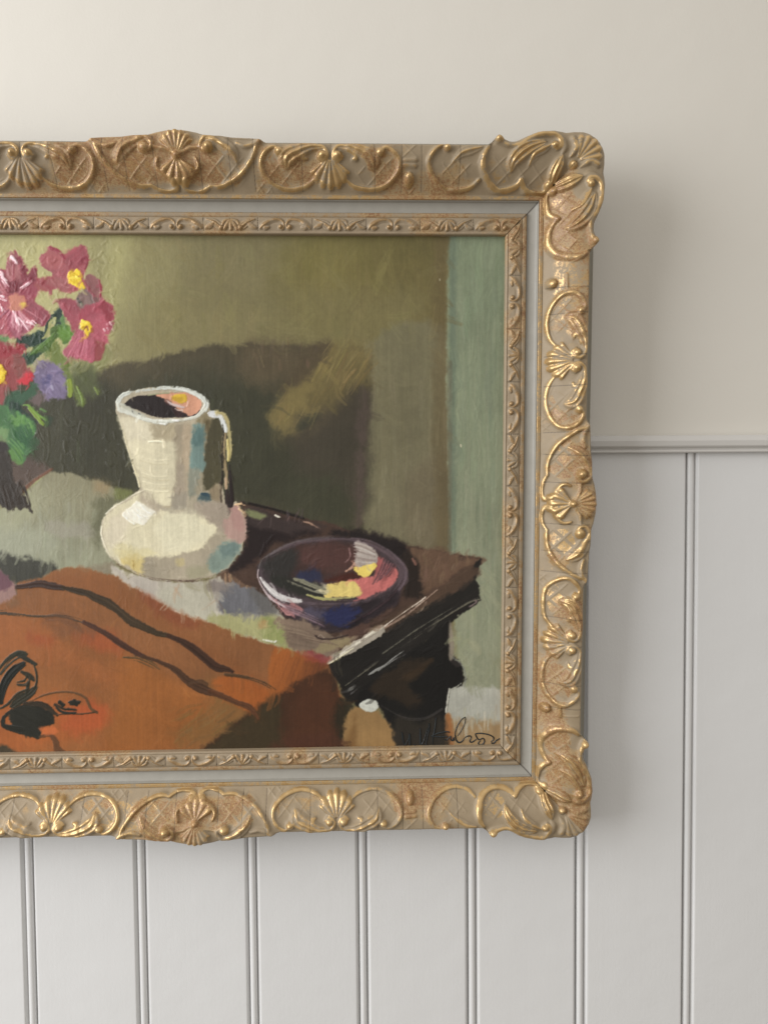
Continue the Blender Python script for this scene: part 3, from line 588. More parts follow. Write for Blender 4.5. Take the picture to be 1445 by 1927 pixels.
    poly([(1040, 1660), (1160, 1540), (1300, 1540), (1310, 1640), (1200, 1770), (1080, 1830), (1030, 1760)], (106, 120, 110), Z=ZC, fe=6, ro=3, ang=65, var=.06)
    poly([(1130, 1580), (1280, 1550), (1260, 1640), (1150, 1680)], (88, 106, 102), Z=ZC, fe=8, ro=3, al=.8, ang=50)
    poly([(1180, 1330), (1270, 1190), (1345, 1310), (1365, 1450), (1310, 1560), (1200, 1500), (1150, 1420)], (150, 122, 112), Z=ZC, fe=5, ro=3, ang=105, var=.05)
    poly([(1270, 1200), (1330, 1290), (1350, 1400), (1290, 1440), (1230, 1330)], (156, 120, 112), Z=ZC, fe=6, ro=2, al=.8, ang=70)
    for p in [(1265, 1200, 1320, 1190), (1290, 1215, 1340, 1240), (1310, 1180, 1360, 1200), (1300, 1240, 1345, 1280)]:
        stroke([(p[0], p[1]), (p[2], p[3])], [1.4, 1], (214, 180, 138), Z=ZC, th=1., dry=.3)
    # highlight patch
    poly([(235, 1280), (370, 1175), (440, 1190), (545, 1270), (440, 1385), (400, 1380), (250, 1320)], (212, 208, 192), Z=ZC, fe=2, ro=1.2, ang=40, th=1.1, smooth=False, var=.03)
    for k in range(5):
        stroke([(250+k*42, 1300-k*22), (300+k*42, 1345-k*20), (350+k*38, 1375-k*24)], 1.4, (228, 225, 212), Z=ZC, al=.7, th=1.3, dry=.35)
    for k in range(4):
        stroke([(90+k*6, 1290-k*4), (170+k*10, 1215-k*4), (300+k*14, 1150-k*10), (400+k*12, 1095-k*6)], [.8, 1.2, .8], (218, 210, 188), Z=ZC, al=.7, th=1.1, dry=.45)
    stroke([(60, 1400), (55, 1470), (85, 1570), (140, 1680), (230, 1750)], [1, 1.4, 1.4, 1], (212, 204, 180), Z=ZC, dry=.25, th=1.)
    # contact shadow line
    stroke([(200, 1740), (320, 1800), (470, 1860), (600, 1885), (760, 1895), (900, 1890), (1060, 1862), (1160, 1820)], [1, 1, 1.4, 2, 2.4, 2.2, 2, 1], (74, 56, 48), Z=ZC, fe=2.5, dry=.12)
    # ---- bowl (zoom D coordinates)
    poly([(130, 450), (150, 390), (230, 330), (360, 280), (500, 262), (620, 265), (740, 290), (860, 350), (930, 410), (945, 470), (920, 540), (860, 620), (760, 700), (660, 760), (540, 780), (440, 760), (330, 700), (240, 640), (160, 540)], (60, 50, 53), Z=ZD, fe=4, ro=1.5, ang=15, var=.08)
    poly([(180, 400), (300, 320), (500, 285), (620, 290), (740, 330), (800, 400), (760, 470), (620, 500), (480, 490), (340, 500), (220, 470)], (62, 44, 40), Z=ZD, fe=10, ro=4, ang=160, var=.08)
    poly([(340, 340), (520, 300), (640, 320), (660, 400), (560, 440), (440, 440)], (76, 50, 46), Z=ZD, fe=14, ro=4, ang=100, al=.9)
    poly([(150, 430), (230, 350), (330, 320), (330, 420), (300, 500), (220, 500)], (44, 42, 40), Z=ZD, fe=12, ro=3, ang=60)
    poly([(200, 480), (340, 490), (480, 510), (520, 570), (480, 600), (380, 590), (260, 550)], (38, 38, 34), Z=ZD, fe=9, ro=3, ang=20)
    poly([(340, 465), (420, 445), (480, 460), (470, 500), (390, 505)], (38, 42, 66), Z=ZD, fe=8, ro=3, al=.9)
    poly([(490, 500), (560, 470), (640, 460), (700, 470), (680, 495), (600, 510), (520, 515)], (62, 30, 24), Z=ZD, fe=5, ro=2, ang=170)
    stroke([(520, 520), (580, 512), (640, 490), (700, 478)], [1, 2, 1.4], (50, 24, 18), Z=ZD)
    poly([(600, 510), (700, 478), (750, 480), (800, 450), (880, 430), (890, 480), (840, 540), (740, 580), (680, 592), (640, 560)], (176, 96, 92), Z=ZD, fe=3, ro=1.5, ang=160, var=.07, th=.8)
    poly([(780, 370), (830, 400), (880, 430), (860, 470), (800, 500), (770, 440)], (150, 82, 80), Z=ZD, fe=5, ro=3, ang=120)
    for k in range(10):
        stroke([(810+k*7, 380+k*4), (790+k*6, 440+k*3), (748+k*7, 520-k*4)], [1.6, 1.8, .9], (66, 46, 50) if k % 2 else (104, 70, 74), Z=ZD, al=.8, dry=.25, th=.7)
    poly([(500, 545), (515, 515), (600, 505), (660, 505), (684, 540), (680, 582), (560, 588), (500, 585)], (206, 184, 104), Z=ZD, fe=2.5, ro=1.5, ang=88, th=1., var=.05)
    poly([(455, 540), (510, 530), (520, 580), (470, 575)], (190, 182, 150), Z=ZD, fe=5, ro=3, th=.9, ang=10)
    stroke([(330, 490), (370, 500), (430, 525), (500, 545)], [2, 3.4, 3, 1.6], (108, 106, 88), Z=ZD, dry=.25, th=.8)
    stroke([(290, 500), (360, 530), (440, 560), (500, 572)], [1, 1.6, 1.6, 1], (110, 108, 92), Z=ZD, dry=.3, th=.6)
    stroke([(400, 575), (470, 596), (560, 600), (640, 596), (680, 586)], [1, 1.6, 1.8, 1.2], (150, 146, 92), Z=ZD, dry=.2, th=.7)
    poly([(655, 290), (690, 280), (770, 340), (780, 380), (765, 415), (700, 430), (655, 405), (665, 340)], (150, 140, 132), Z=ZD, fe=2.5, ro=1.5, ang=15, th=.9, var=.08)
    for k in range(7):
        stroke([(655-k*0, 300+k*17), (700, 312+k*17), (765, 345+k*11)], [1, 1.5, 1], (182, 176, 168) if k % 2 else (122, 108, 102), Z=ZD, al=.75, dry=.3, th=1.1)
    poly([(655, 425), (700, 425), (765, 405), (775, 430), (740, 465), (700, 470), (660, 445)], (208, 184, 88), Z=ZD, fe=2, ro=1.5, ang=15, th=1.1, var=.07)
    stroke([(610, 450), (640, 430), (655, 405)], [1, 1.6, 1], (170, 130, 110), Z=ZD, dry=.3)
    stroke([(625, 325), (632, 370), (605, 400)], 1, (122, 92, 90), Z=ZD, dry=.3)
    # rim lines
    stroke([(200, 360), (330, 300), (500, 272), (660, 276), (800, 330), (900, 410), (915, 480), (880, 560), (780, 630)], [3, 4, 4, 4.5, 5, 5, 5, 4, 3], (92, 76, 82), Z=ZD, dry=.25, al=.45, fe=4)
    stroke([(150, 440), (180, 520), (260, 590), (400, 630), (560, 640), (720, 620)], [3, 4, 4, 4, 4, 3], (84, 70, 76), Z=ZD, dry=.25, al=.4, fe=4)
    stroke([(640, 268), (740, 285), (850, 340), (925, 410), (940, 460), (915, 530), (840, 600)], [1, 1.4, 1.6, 1.6, 1.4, 1], (112, 96, 104), Z=ZD, dry=.3, al=.55, fe=3)
    stroke([(780, 320), (860, 380), (905, 440), (895, 500), (820, 560), (720, 600)], [1, 1.6, 2, 2, 2], (84, 68, 72), Z=ZD, dry=.3, al=.55, fe=3)
    stroke([(180, 370), (280, 310), (400, 275), (540, 262)], [1, 1.2, 1.2, .8], (96, 88, 90), Z=ZD, dry=.3, al=.55, fe=3)
    stroke([(135, 440), (160, 380), (240, 335)], [1.2, 1.4, 1], (92, 88, 86), Z=ZD, dry=.2, al=.55, fe=3)
    stroke([(250, 600), (400, 625), (560, 630), (720, 610), (860, 560)], [1, 1.6, 1.6, 1.4, 1], (110, 96, 104), Z=ZD, dry=.3, al=.5, fe=3)
    # outside of the bowl
    poly([(240, 620), (400, 640), (600, 640), (780, 600), (900, 540), (880, 620), (780, 690), (660, 750), (520, 780), (400, 740), (280, 690)], (44, 36, 40), Z=ZD, fe=7, ro=3, ang=165, var=.1)
    poly([(480, 670), (580, 650), (690, 645), (690, 690), (620, 740), (520, 730), (470, 700)], (36, 40, 74), Z=ZD, fe=7, ro=4, ang=150)
    poly([(380, 650), (480, 660), (480, 720), (400, 690)], (70, 66, 82), Z=ZD, fe=8, ro=4, ang=30, al=.8)
    poly([(205, 590), (300, 620), (380, 640), (370, 680), (300, 690), (260, 660)], (158, 108, 108), Z=ZD, fe=4, ro=3, ang=30, var=.08)
    for k in range(7):
        stroke([(270+k*6, 625+k*8), (350+k*8, 655+k*9), (450+k*8, 700+k*9)], [1, 1.5, .8], (126, 104, 112) if k % 2 else (74, 60, 66), Z=ZD, al=.7, dry=.4)
    stroke([(148, 485), (180, 530), (230, 575), (290, 600), (362, 612)], [1.6, 4.6, 6, 5.6, 3.4], (190, 186, 184), Z=ZD, th=1., var=.1)
    stroke([(134, 440), (132, 480), (160, 540), (210, 600), (280, 640)], [1, 1.2, 1.4, 1], (176, 160, 162), Z=ZD, dry=.25)
    stroke([(190, 575), (220, 610), (280, 680), (310, 688)], [1, 1.6, 2, 1.4], (182, 128, 126), Z=ZD, dry=.2, th=.8)
    for k in range(12):
        stroke([(560+k*16, 770-k*8), (700+k*14, 690-k*9), (850+k*7, 590-k*9)], [1, 1.6, 1], (66, 50, 54) if k % 2 else (34, 27, 30), Z=ZD, al=.5, dry=.4)
    # foreground between bowl and table edge: swept greys
    poly([(250, 700), (400, 720), (500, 780), (620, 800), (820, 740), (640, 830), (520, 900), (440, 890), (320, 860), (270, 800)], (104, 88, 74), Z=ZD, fe=7, ro=4, ang=10, var=.07)
    poly([(480, 840), (640, 800), (620, 840), (520, 890), (440, 885)], (122, 110, 80), Z=ZD, fe=6, ro=3, al=.8, ang=165)
    poly([(600, 780), (740, 720), (860, 650), (800, 720), (680, 800)], (74, 54, 46), Z=ZD, fe=6, ro=3, ang=148)
    for k in range(9):
        stroke([(240+k*10, 730+k*9), (340+k*10, 750+k*10), (470+k*12, 800+k*7)], [1.4, 2.4, 1.4], (128, 112, 92) if k % 2 else (86, 70, 60), Z=ZD, al=.55, dry=.4)
    stroke([(445, 800), (470, 815), (540, 815), (620, 795)], [1, 1, .9], (52, 40, 36), Z=ZD)
    stroke([(460, 805), (470, 795), (490, 810)], .9, (140, 124, 110), Z=ZD)
    # ---- flowers (zoom A coordinates)
    rose, rose2, rosed, pink = (150, 78, 84), (138, 66, 76), (116, 44, 56), (184, 100, 118)
    # stems and leaves first
    poly([(440, 1000), (510, 980), (560, 1060), (610, 1160), (620, 1320), (560, 1320), (500, 1220), (450, 1100)], (92, 104, 50), Z=ZA, fe=5, ro=3, ang=75)
    poly([(610, 1120), (640, 1280), (700, 1400), (770, 1500), (740, 1560), (660, 1450), (600, 1320)], (84, 96, 48), Z=ZA, fe=6, ro=3, ang=60)
    poly([(700, 1250), (820, 1310), (900, 1400), (920, 1440), (860, 1440), (760, 1340)], (70, 76, 46), Z=ZA, fe=8, ro=4, al=.8, ang=50)
    stroke([(630, 1330), (640, 1420), (635, 1470)], [4, 5.5, 3], (118, 134, 46), Z=ZA, dry=.1)
    stroke([(700, 1400), (735, 1480), (745, 1530)], [3, 5, 3], (100, 118, 58), Z=ZA, dry=.2)
    stroke([(860, 1400), (880, 1440)], [3, 4], (96, 110, 54), Z=ZA, dry=.2)
    poly([(160, 940), (240, 915), (380, 875), (410, 940), (350, 1010), (210, 1040), (165, 1000)], (32, 52, 42), Z=ZA, fe=3, ro=2, ang=150)
    poly([(180, 1110), (300, 1060), (410, 1050), (340, 1130), (260, 1185), (190, 1150)], (34, 58, 42), Z=ZA, fe=4, ro=2, ang=140)
    poly([(430, 960), (480, 860), (560, 800), (640, 850), (680, 910), (600, 985), (530, 960), (440, 1040), (330, 1080), (270, 1090), (330, 1010)], (76, 104, 44), Z=ZA, fe=3, ro=2.5, ang=130, var=.09)
    poly([(540, 820), (620, 830), (670, 910), (590, 980), (540, 930)], (82, 116, 46), Z=ZA, fe=5, ro=2, ang=60, al=.9)
    poly([(470, 720), (540, 635), (570, 660), (590, 790), (500, 820), (470, 790)], (36, 52, 44), Z=ZA, fe=3, ro=2, ang=60)
    stroke([(490, 740), (430, 790), (420, 860), (400, 930)], [3.4, 3, 3, 1], (28, 46, 36), Z=ZA)
    stroke([(500, 760), (460, 800), (440, 870), (410, 930), (380, 950)], [2, 2.6, 2.4, 1.2], (146, 146, 92), Z=ZA, th=.4)
    stroke([(495, 770), (490, 810)], [3.4, 2.6], (160, 160, 110), Z=ZA, th=.6)
    stroke([(580, 740), (560, 780), (590, 850)], [3, 4, 3], (84, 116, 62), Z=ZA, al=.8)
    for k in range(8):
        stroke([(260+k*18, 1100-k*10), (350+k*15, 1020-k*8), (430+k*10, 950-k*8)], [1, 1.6, 1], (96, 124, 60) if k % 2 else (58, 86, 40), Z=ZA, al=.6, dry=.3)
    # right lower rose flower
    poly([(515, 590), (700, 590), (740, 680), (730, 790), (680, 870), (620, 800), (560, 680)], rose2, Z=ZA, fe=2.5, ro=1.8, ang=30, var=.08, th=.5)
    poly([(680, 590), (740, 505), (830, 510), (900, 600), (880, 700), (800, 740), (720, 700)], (110, 88, 84), Z=ZA, fe=3, ro=2, ang=70, var=.08)
    poly([(740, 690), (900, 600), (1000, 640), (1030, 740), (1030, 860), (970, 880), (840, 860), (720, 800)], (140, 62, 74), Z=ZA, fe=3, ro=2, ang=60, var=.09, th=.5)
    poly([(800, 740), (940, 730), (990, 880), (950, 1010), (850, 960), (800, 860)], (150, 72, 84), Z=ZA, fe=4, ro=2, ang=70, var=.06)
    poly([(900, 580), (990, 640), (1030, 760), (1000, 860), (960, 780), (920, 680)], (128, 50, 60), Z=ZA, fe=4, ro=2, ang=70)
    poly([(830, 960), (950, 1000), (940, 1080), (860, 1150), (820, 1080)], (130, 60, 62), Z=ZA, fe=4, ro=2.5, ang=80)
    poly([(690, 870), (760, 880), (840, 960), (860, 1070), (840, 1150), (700, 1140), (620, 1120), (575, 1060), (640, 980)], (166, 84, 98), Z=ZA, fe=3, ro=2, ang=110, var=.09, th=.8)
    for k in range(9):
        x = 600+k*27
        stroke([(720+k*6, 890), (680+k*16, 980), (x, 1110)], [1, 2.2, 1.4], (184, 104, 122) if k % 2 else (146, 68, 84), Z=ZA, al=.7, dry=.2, th=1.)
    stroke([(870, 560), (930, 590), (900, 640)], [2, 3, 2], (176, 88, 104), Z=ZA, al=.8)
    for p in [(945, 860), (1000, 800), (1020, 860), (975, 850)]:
        stroke([p, (p[0]+12, p[1]+22)], [1.3, .8], (214, 176, 180), Z=ZA, th=1.1)
    poly([(770, 370), (830, 350), (900, 420), (920, 500), (910, 590), (850, 540), (780, 480), (765, 420)], (124, 78, 78), Z=ZA, fe=2.5, ro=1.8, ang=60, var=.08)
    stroke([(900, 420), (918, 500), (912, 570)], [1.4, 2.2, 1.6], (140, 50, 66), Z=ZA)
    stroke([(760, 430), (800, 500), (850, 560)], [2, 3, 2], (136, 58, 70), Z=ZA, al=.7)
    stroke([(770, 350), (775, 390)], 1.4, (176, 152, 120), Z=ZA)
    stroke([(705, 590), (740, 640)], [3, 2], (44, 54, 46), Z=ZA, al=.8); stroke([(735, 625), (745, 645)], 1.5, (150, 140, 120), Z=ZA)
    # upper rose flower
    poly([(360, 240), (380, 190), (430, 165), (450, 115), (510, 140), (570, 190), (600, 185), (650, 130), (740, 98), (800, 120), (800, 260), (760, 360), (760, 480), (700, 500), (640, 545), (560, 520), (490, 500), (455, 550), (430, 500), (300, 420), (470, 380), (460, 340), (380, 300)], rose, Z=ZA, fe=2.2, ro=1.6, ang=45, var=.07, th=.5, smooth=False)
    poly([(590, 200), (700, 120), (790, 120), (800, 250), (740, 310), (640, 330)], (146, 68, 78), Z=ZA, fe=5, ro=3, ang=140, al=.85, var=.08)
    poly([(440, 130), (510, 150), (570, 220), (540, 320), (460, 310), (400, 240)], (156, 84, 86), Z=ZA, fe=6, ro=3, ang=60, al=.85)
    stroke([(450, 120), (530, 160), (580, 220)], [1.4, 2.6, 1.6], (130, 44, 62), Z=ZA, dry=.2)
    stroke([(720, 260), (760, 220), (790, 240), (770, 320)], [2, 3, 2.4, 1], (122, 46, 58), Z=ZA, dry=.2)
    poly([(290, 440), (430, 400), (500, 420), (600, 460), (700, 500), (640, 540), (540, 510), (470, 500), (330, 530)], (132, 60, 66), Z=ZA, fe=4, ro=3, ang=20, al=.9)
    poly([(440, 420), (560, 400), (620, 480), (600, 520), (500, 490)], (142, 84, 84), Z=ZA, fe=5, ro=3, ang=30, al=.8)
    stroke([(500, 450), (560, 470), (620, 490)], 1, (190, 140, 140), Z=ZA, dry=.4)
    # yellow hearts
    yel = (214, 180, 42)
    def heart(cx_, cy_, rx, ry, seed, n=10):
        r = np.random.default_rng(seed)
        for k in range(n):
            a_ = r.uniform(0, 6.28); q = r.uniform(0, .75)
            x, y = cx_+rx*q*math.cos(a_), cy_+ry*q*math.sin(a_)
            c = [(218, 186, 44), (232, 202, 66), (196, 158, 34), (210, 176, 40)][k % 4]
            stroke([(x-14, y-8+r.normal()*8), (x+14, y+r.normal()*8)], [3.2, 2.6], c, Z=ZA, th=1.3, ro=1)
    poly([(605, 360), (620, 320), (660, 340), (690, 300), (735, 330), (740, 400), (768, 490), (715, 500), (690, 470), (630, 440), (612, 400)], yel, Z=ZA, fe=1.8, ro=1.4, ang=60, th=1.3, var=.08, smooth=False)
    heart(672, 395, 45, 60, 1, 12)
    poly([(720, 810), (745, 770), (800, 790), (840, 830), (840, 890), (800, 880), (800, 920), (770, 890), (730, 850)], yel, Z=ZA, fe=1.8, ro=1.4, th=1.2, smooth=False)
    heart(780, 825, 42, 34, 2, 8)
    stroke([(770, 860), (790, 840), (800, 870)], [1.4, 1.8, 1], (146, 92, 52), Z=ZA)
    stroke([(835, 860), (838, 890)], 1.6, (160, 90, 60), Z=ZA)
    # left big pink flower
    poly([(60, 330), (80, 220), (135, 145), (160, 190), (210, 230), (240, 320), (250, 380), (300, 300), (345, 300), (330, 400), (300, 470), (340, 540), (290, 600), (350, 650), (430, 710), (460, 750), (400, 840), (330, 830), (260, 880), (180, 900), (110, 950), (60, 900), (-60, 920), (-300, 800), (-320, 420), (-60, 300), (10, 310)],
         (146, 70, 80), Z=ZA, fe=2.5, ro=2, ang=60, smooth=False, var=.08, th=.6)
    poly([(80, 260), (110, 180), (160, 240), (200, 330), (190, 460), (110, 440), (60, 360)], (162, 96, 100), Z=ZA, fe=5, ro=3, ang=70, var=.09)
    poly([(150, 200), (215, 250), (250, 380), (320, 310), (330, 380), (280, 430), (200, 470), (200, 340)], rosed, Z=ZA, fe=4, ro=3, ang=60, var=.08)
    poly([(60, 450), (180, 420), (230, 470), (240, 540), (150, 540), (60, 530)], (106, 42, 52), Z=ZA, fe=6, ro=3, ang=40)
    poly([(200, 480), (290, 440), (330, 540), (250, 610), (180, 570)], (140, 62, 76), Z=ZA, fe=5, ro=3, ang=120)
    poly([(-100, 350), (20, 340), (80, 440), (40, 530), (-100, 540)], (160, 88, 98), Z=ZA, fe=6, ro=3, ang=50, var=.1)
    poly([(240, 620), (330, 630), (450, 740), (400, 830), (330, 800), (250, 720)], (150, 74, 86), Z=ZA, fe=4, ro=3, ang=40, var=.09)
    poly([(50, 680), (150, 690), (200, 760), (280, 830), (220, 880), (130, 940), (80, 880), (50, 800)], (136, 70, 84), Z=ZA, fe=4, ro=3, ang=65, var=.1)
    poly([(70, 560), (140, 545), (220, 580), (230, 640), (180, 690), (110, 690), (70, 630)], (164, 102, 86), Z=ZA, fe=4, ro=3, ang=60, var=.1, th=.8)
    poly([(190, 630), (230, 620), (232, 660), (200, 670)], (202, 170, 70), Z=ZA, fe=3, ro=1.5, th=1.)
    r = np.random.default_rng(5)
    for k in range(26):
        a_ = math.radians(r.uniform(35, 150)); r0, r1 = 95, r.uniform(180, 330)
        x0, y0 = 140+r0*math.cos(a_), 630+r0*.8*math.sin(a_); x1, y1 = 140+r1*math.cos(a_), 630+r1*.85*math.sin(a_)
        stroke([(x0, y0), ((x0+x1)/2+r.normal()*6, (y0+y1)/2), (x1, y1)], [1, 2, 1], [(186, 122, 132), (112, 56, 72), (160, 86, 100), (202, 152, 160)][k % 4], Z=ZA, al=.65, dry=.25, th=1.)
    for k in range(22):
        a_ = math.radians(r.uniform(170, 330)); r0, r1 = 110, r.uniform(200, 380)
        x0, y0 = 120+r0*math.cos(a_), 600+r0*.8*math.sin(a_); x1, y1 = 120+r1*math.cos(a_), 600+r1*.95*math.sin(a_)
        stroke([(x0, y0), ((x0+x1)/2+r.normal()*6, (y0+y1)/2), (x1, y1)], [1, 1.8, 1], [(170, 102, 108), (126, 52, 66), (154, 82, 92)][k % 3], Z=ZA, al=.5, dry=.3, th=.9)
    for (x, y, X2, Y2) in [(100, 200, 125, 235), (110, 210, 150, 260), (0, 380, 50, 420), (10, 400, 70, 470), (0, 590, 60, 610), (0, 640, 20, 700), (260, 780, 320, 830), (250, 800, 300, 820), (20, 860, 45, 820), (170, 760, 250, 870), (120, 700, 180, 820), (300, 780, 330, 800), (10, 345, 30, 380), (0, 560, 40, 575), (200, 500, 290, 440)]:
        stroke([(x, y), ((x+X2)/2+4, (y+Y2)/2), (X2, Y2)], [1.2, 2.2, 1], (222, 188, 194), Z=ZA, th=1.4, dry=.35, ro=1.2)
    # green bits under it
    poly([(0, 930), (60, 930), (40, 990), (-40, 990)], (78, 108, 62), Z=ZA, fe=6, ro=3)
    # red flower lower left
    poly([(-200, 1010), (180, 1005), (200, 1080), (240, 1180), (300, 1290), (250, 1340), (150, 1370), (120, 1420), (-200, 1500)], (126, 56, 56), Z=ZA, fe=4, ro=3, ang=80, var=.07)
    poly([(-60, 1015), (180, 1010), (190, 1090), (60, 1110), (-60, 1100)], (146, 44, 54), Z=ZA, fe=5, ro=3, ang=10)
    poly([(160, 1330), (240, 1270), (300, 1270), (310, 1310), (260, 1360), (180, 1370)], (184, 44, 54), Z=ZA, fe=3, ro=2, ang=150, th=.7)
    poly([(120, 1110), (200, 1120), (240, 1220), (180, 1300), (130, 1240)], (112, 66, 60), Z=ZA, fe=7, ro=3, al=.8, ang=80)
    poly([(-60, 1400), (60, 1380), (150, 1400), (130, 1440), (60, 1480), (20, 1560), (-60, 1560)], (128, 62, 60), Z=ZA, fe=6, ro=3)
    poly([(-60, 1190), (10, 1180), (45, 1220), (60, 1280), (20, 1350), (-60, 1370)], yel, Z=ZA, fe=2, ro=1.6, th=1.3)
    heart(5, 1260, 50, 80, 3, 14)
    # violet flower
    poly([(320, 1290), (340, 1180), (420, 1150), (500, 1190), (570, 1260), (600, 1320), (600, 1480), (540, 1510), (470, 1500), (430, 1520), (380, 1450), (300, 1340)], (94, 84, 108), Z=ZA, fe=4, ro=3, ang=40, var=.08)
    poly([(300, 1440), (360, 1440), (400, 1500), (340, 1560), (280, 1520)], (96, 80, 80), Z=ZA, fe=7, ro=3, al=.8)
    poly([(380, 1310), (450, 1280), (460, 1360), (400, 1380)], (70, 66, 104), Z=ZA, fe=6, ro=3, al=.8)
    for k in range(26):
        x, y = r.uniform(340, 590), r.uniform(1180, 1490); a_ = r.uniform(0, 3.1)
        stroke([(x, y), (x+34*math.cos(a_), y+34*math.sin(a_))], [2.2, 1.4], [(122, 112, 140), (78, 70, 100), (108, 92, 120)][k % 3], Z=ZA, al=.5, dry=.3)
    stroke([(470, 1380), (480, 1410)], [3, 2], (166, 162, 186), Z=ZA, fe=3, al=.8)
    # green leaves below (zoom B coordinates)
    poly([(160, 180), (250, 110), (320, 120), (330, 200), (280, 260), (200, 310), (100, 320), (40, 260), (60, 200)], (46, 76, 54), Z=ZB, fe=5, ro=3, ang=120)
    poly([(120, 260), (190, 300), (240, 330), (330, 440), (300, 470), (240, 430), (150, 370), (110, 320)], (30, 50, 40), Z=ZB, fe=5, ro=3, ang=50)
    poly([(-200, 300), (80, 300), (160, 360), (260, 410), (320, 500), (310, 590), (340, 620), (280, 700), (240, 780), (210, 835), (140, 800), (60, 710), (70, 640), (20, 560), (-200, 560)], (58, 96, 56), Z=ZB, fe=3, ro=2.5, ang=55, smooth=False, var=.09)
    poly([(80, 380), (200, 410), (280, 460), (310, 520), (240, 560), (140, 500)], (84, 124, 62), Z=ZB, fe=7, ro=4, ang=35, al=.85, var=.1)
    poly([(130, 480), (260, 500), (300, 600), (260, 680), (160, 640)], (42, 80, 50), Z=ZB, fe=8, ro=4, ang=60, al=.85)
    poly([(60, 710), (130, 690), (210, 740), (200, 830), (140, 800)], (78, 116, 56), Z=ZB, fe=6, ro=3, ang=45, al=.9)
    poly([(290, 590), (350, 600), (350, 650), (300, 700)], (44, 68, 44), Z=ZB, fe=6, ro=3, al=.8)
    for k in range(16):
        stroke([(60+k*14, 640-k*12), (120+k*12, 690-k*10), (190+k*6, 800-k*22)], [1, 1.8, 1], (98, 136, 76) if k % 2 else (42, 74, 42), Z=ZB, al=.45, dry=.35)
    poly([(-200, 480), (40, 500), (70, 600), (50, 640), (-200, 640)], (104, 128, 82), Z=ZB, fe=6, ro=4, ang=100, al=.75)
    poly([(-200, 650), (40, 650), (75, 690), (30, 720), (-200, 740)], (44, 38, 34), Z=ZB, fe=5, ro=2)
    stroke([(210, 300), (260, 300), (330, 370), (420, 430)], [2, 3, 3.6, 3.4], (96, 130, 56), Z=ZB, th=.6)
    stroke([(270, 330), (330, 400), (390, 470)], [2, 3, 3], (108, 132, 52), Z=ZB, th=.6)
    stroke([(370, 340), (420, 360)], [2.6, 2], (76, 104, 58), Z=ZB)
    poly([(360, 370), (440, 390), (480, 430), (430, 480), (400, 430)], (36, 52, 38), Z=ZB, fe=6, al=.7)
    stroke([(318, 548), (322, 554)], 1, (190, 200, 190), Z=ZB)
    # ---- out-of-photo left part of the bouquet and its jar (loose, in the same hand)
    r = np.random.default_rng(11)
    for (cx_, cy_, R_, c) in [(-110, 560, 62, (150, 76, 84)), (-200, 620, 55, (120, 60, 100)), (-90, 690, 58, (156, 56, 60)), (-220, 720, 50, (190, 150, 60)), (-150, 500, 44, (170, 96, 110)), (-290, 680, 44, (96, 84, 120))]:
        for k in range(9):
            a_ = k*.7+r.uniform(-.2, .2)
            stroke([(cx_+R_*.2*math.cos(a_), cy_+R_*.2*math.sin(a_)), (cx_+R_*.6*math.cos(a_+.15), cy_+R_*.6*math.sin(a_+.15)), (cx_+R_*math.cos(a_), cy_+R_*math.sin(a_))], [5, 13, 7], np.array(c)*r.uniform(.8, 1.15), th=.8, dry=.1, var=.1)
        stroke([(cx_-5, cy_), (cx_+5, cy_+3)], 8, (214, 180, 50), th=1.2, ro=1.5)
    dabs(30, (-290, 740, -20, 830), (52, 84, 50), ln=50, w=9, ang=70, spread=50, al=.85, seed=30)
    poly([(-170, 810), (-30, 810), (-10, 900), (-20, 1010), (-60, 1060), (-140, 1060), (-180, 1010), (-190, 900)], (60, 66, 74), fe=4, ro=2, col2=(112, 116, 118), grad=((-20, 900), (-180, 900)))
    smear(300, (195, 735, 465, 1090), 11, 2.6, .5, .75, 107, lambda x, y, r: math.radians((20 if y > 950 else 75)+r.normal()*30), .15)
    smear(260, (485, 1010, 770, 1200), 16, 2., .45, .6, 108, lambda x, y, r: math.atan2((y-1085)*-2.2, (x-625)*.6)+math.pi/2*0+r.normal()*.15 if False else math.atan2((x-625)*.55, -(y-1080)*1.0)+r.normal()*.15, .2)
    smear(420, (0, 455, 225, 690), 11, 2.4, .5, .85, 109, lambda x, y, r: r.uniform(0, math.pi), .2)
    smear(140, (0, 640, 160, 960), 16, 3., .45, .6, 110, lambda x, y, r: math.radians(60+r.normal()*35), .2)
    # ---- chips and specks of bare white
    for (x, y) in [(827, 525), (941, 607), (867, 837)]:
        stroke([(x, y), (x+1, y+3)], 1.1, (196, 190, 160), th=.3)
    # vertical canvas grain on everything: thin weave
    X, Y = np.meshgrid(np.arange(PW), np.arange(PH))
    g = samp(N_STREAK, Y*1.0, X*1.0)*.012+samp(N_FINE, X, Y)*.010
    IMG[:] = np.clip(IMG*(1+g[..., None]), 0, 1)
    L = IMG@np.array([.3, .59, .11], np.float32)
    IMG[:] = np.clip(L[..., None]+(IMG-L[..., None])*.90, .055, 1)
    IMG[:] *= (1+.11*np.exp(-((L-.38)/.17)**2)*np.clip(1.6-5*(IMG[..., 0]-IMG[..., 2]), 0, 1))[..., None]
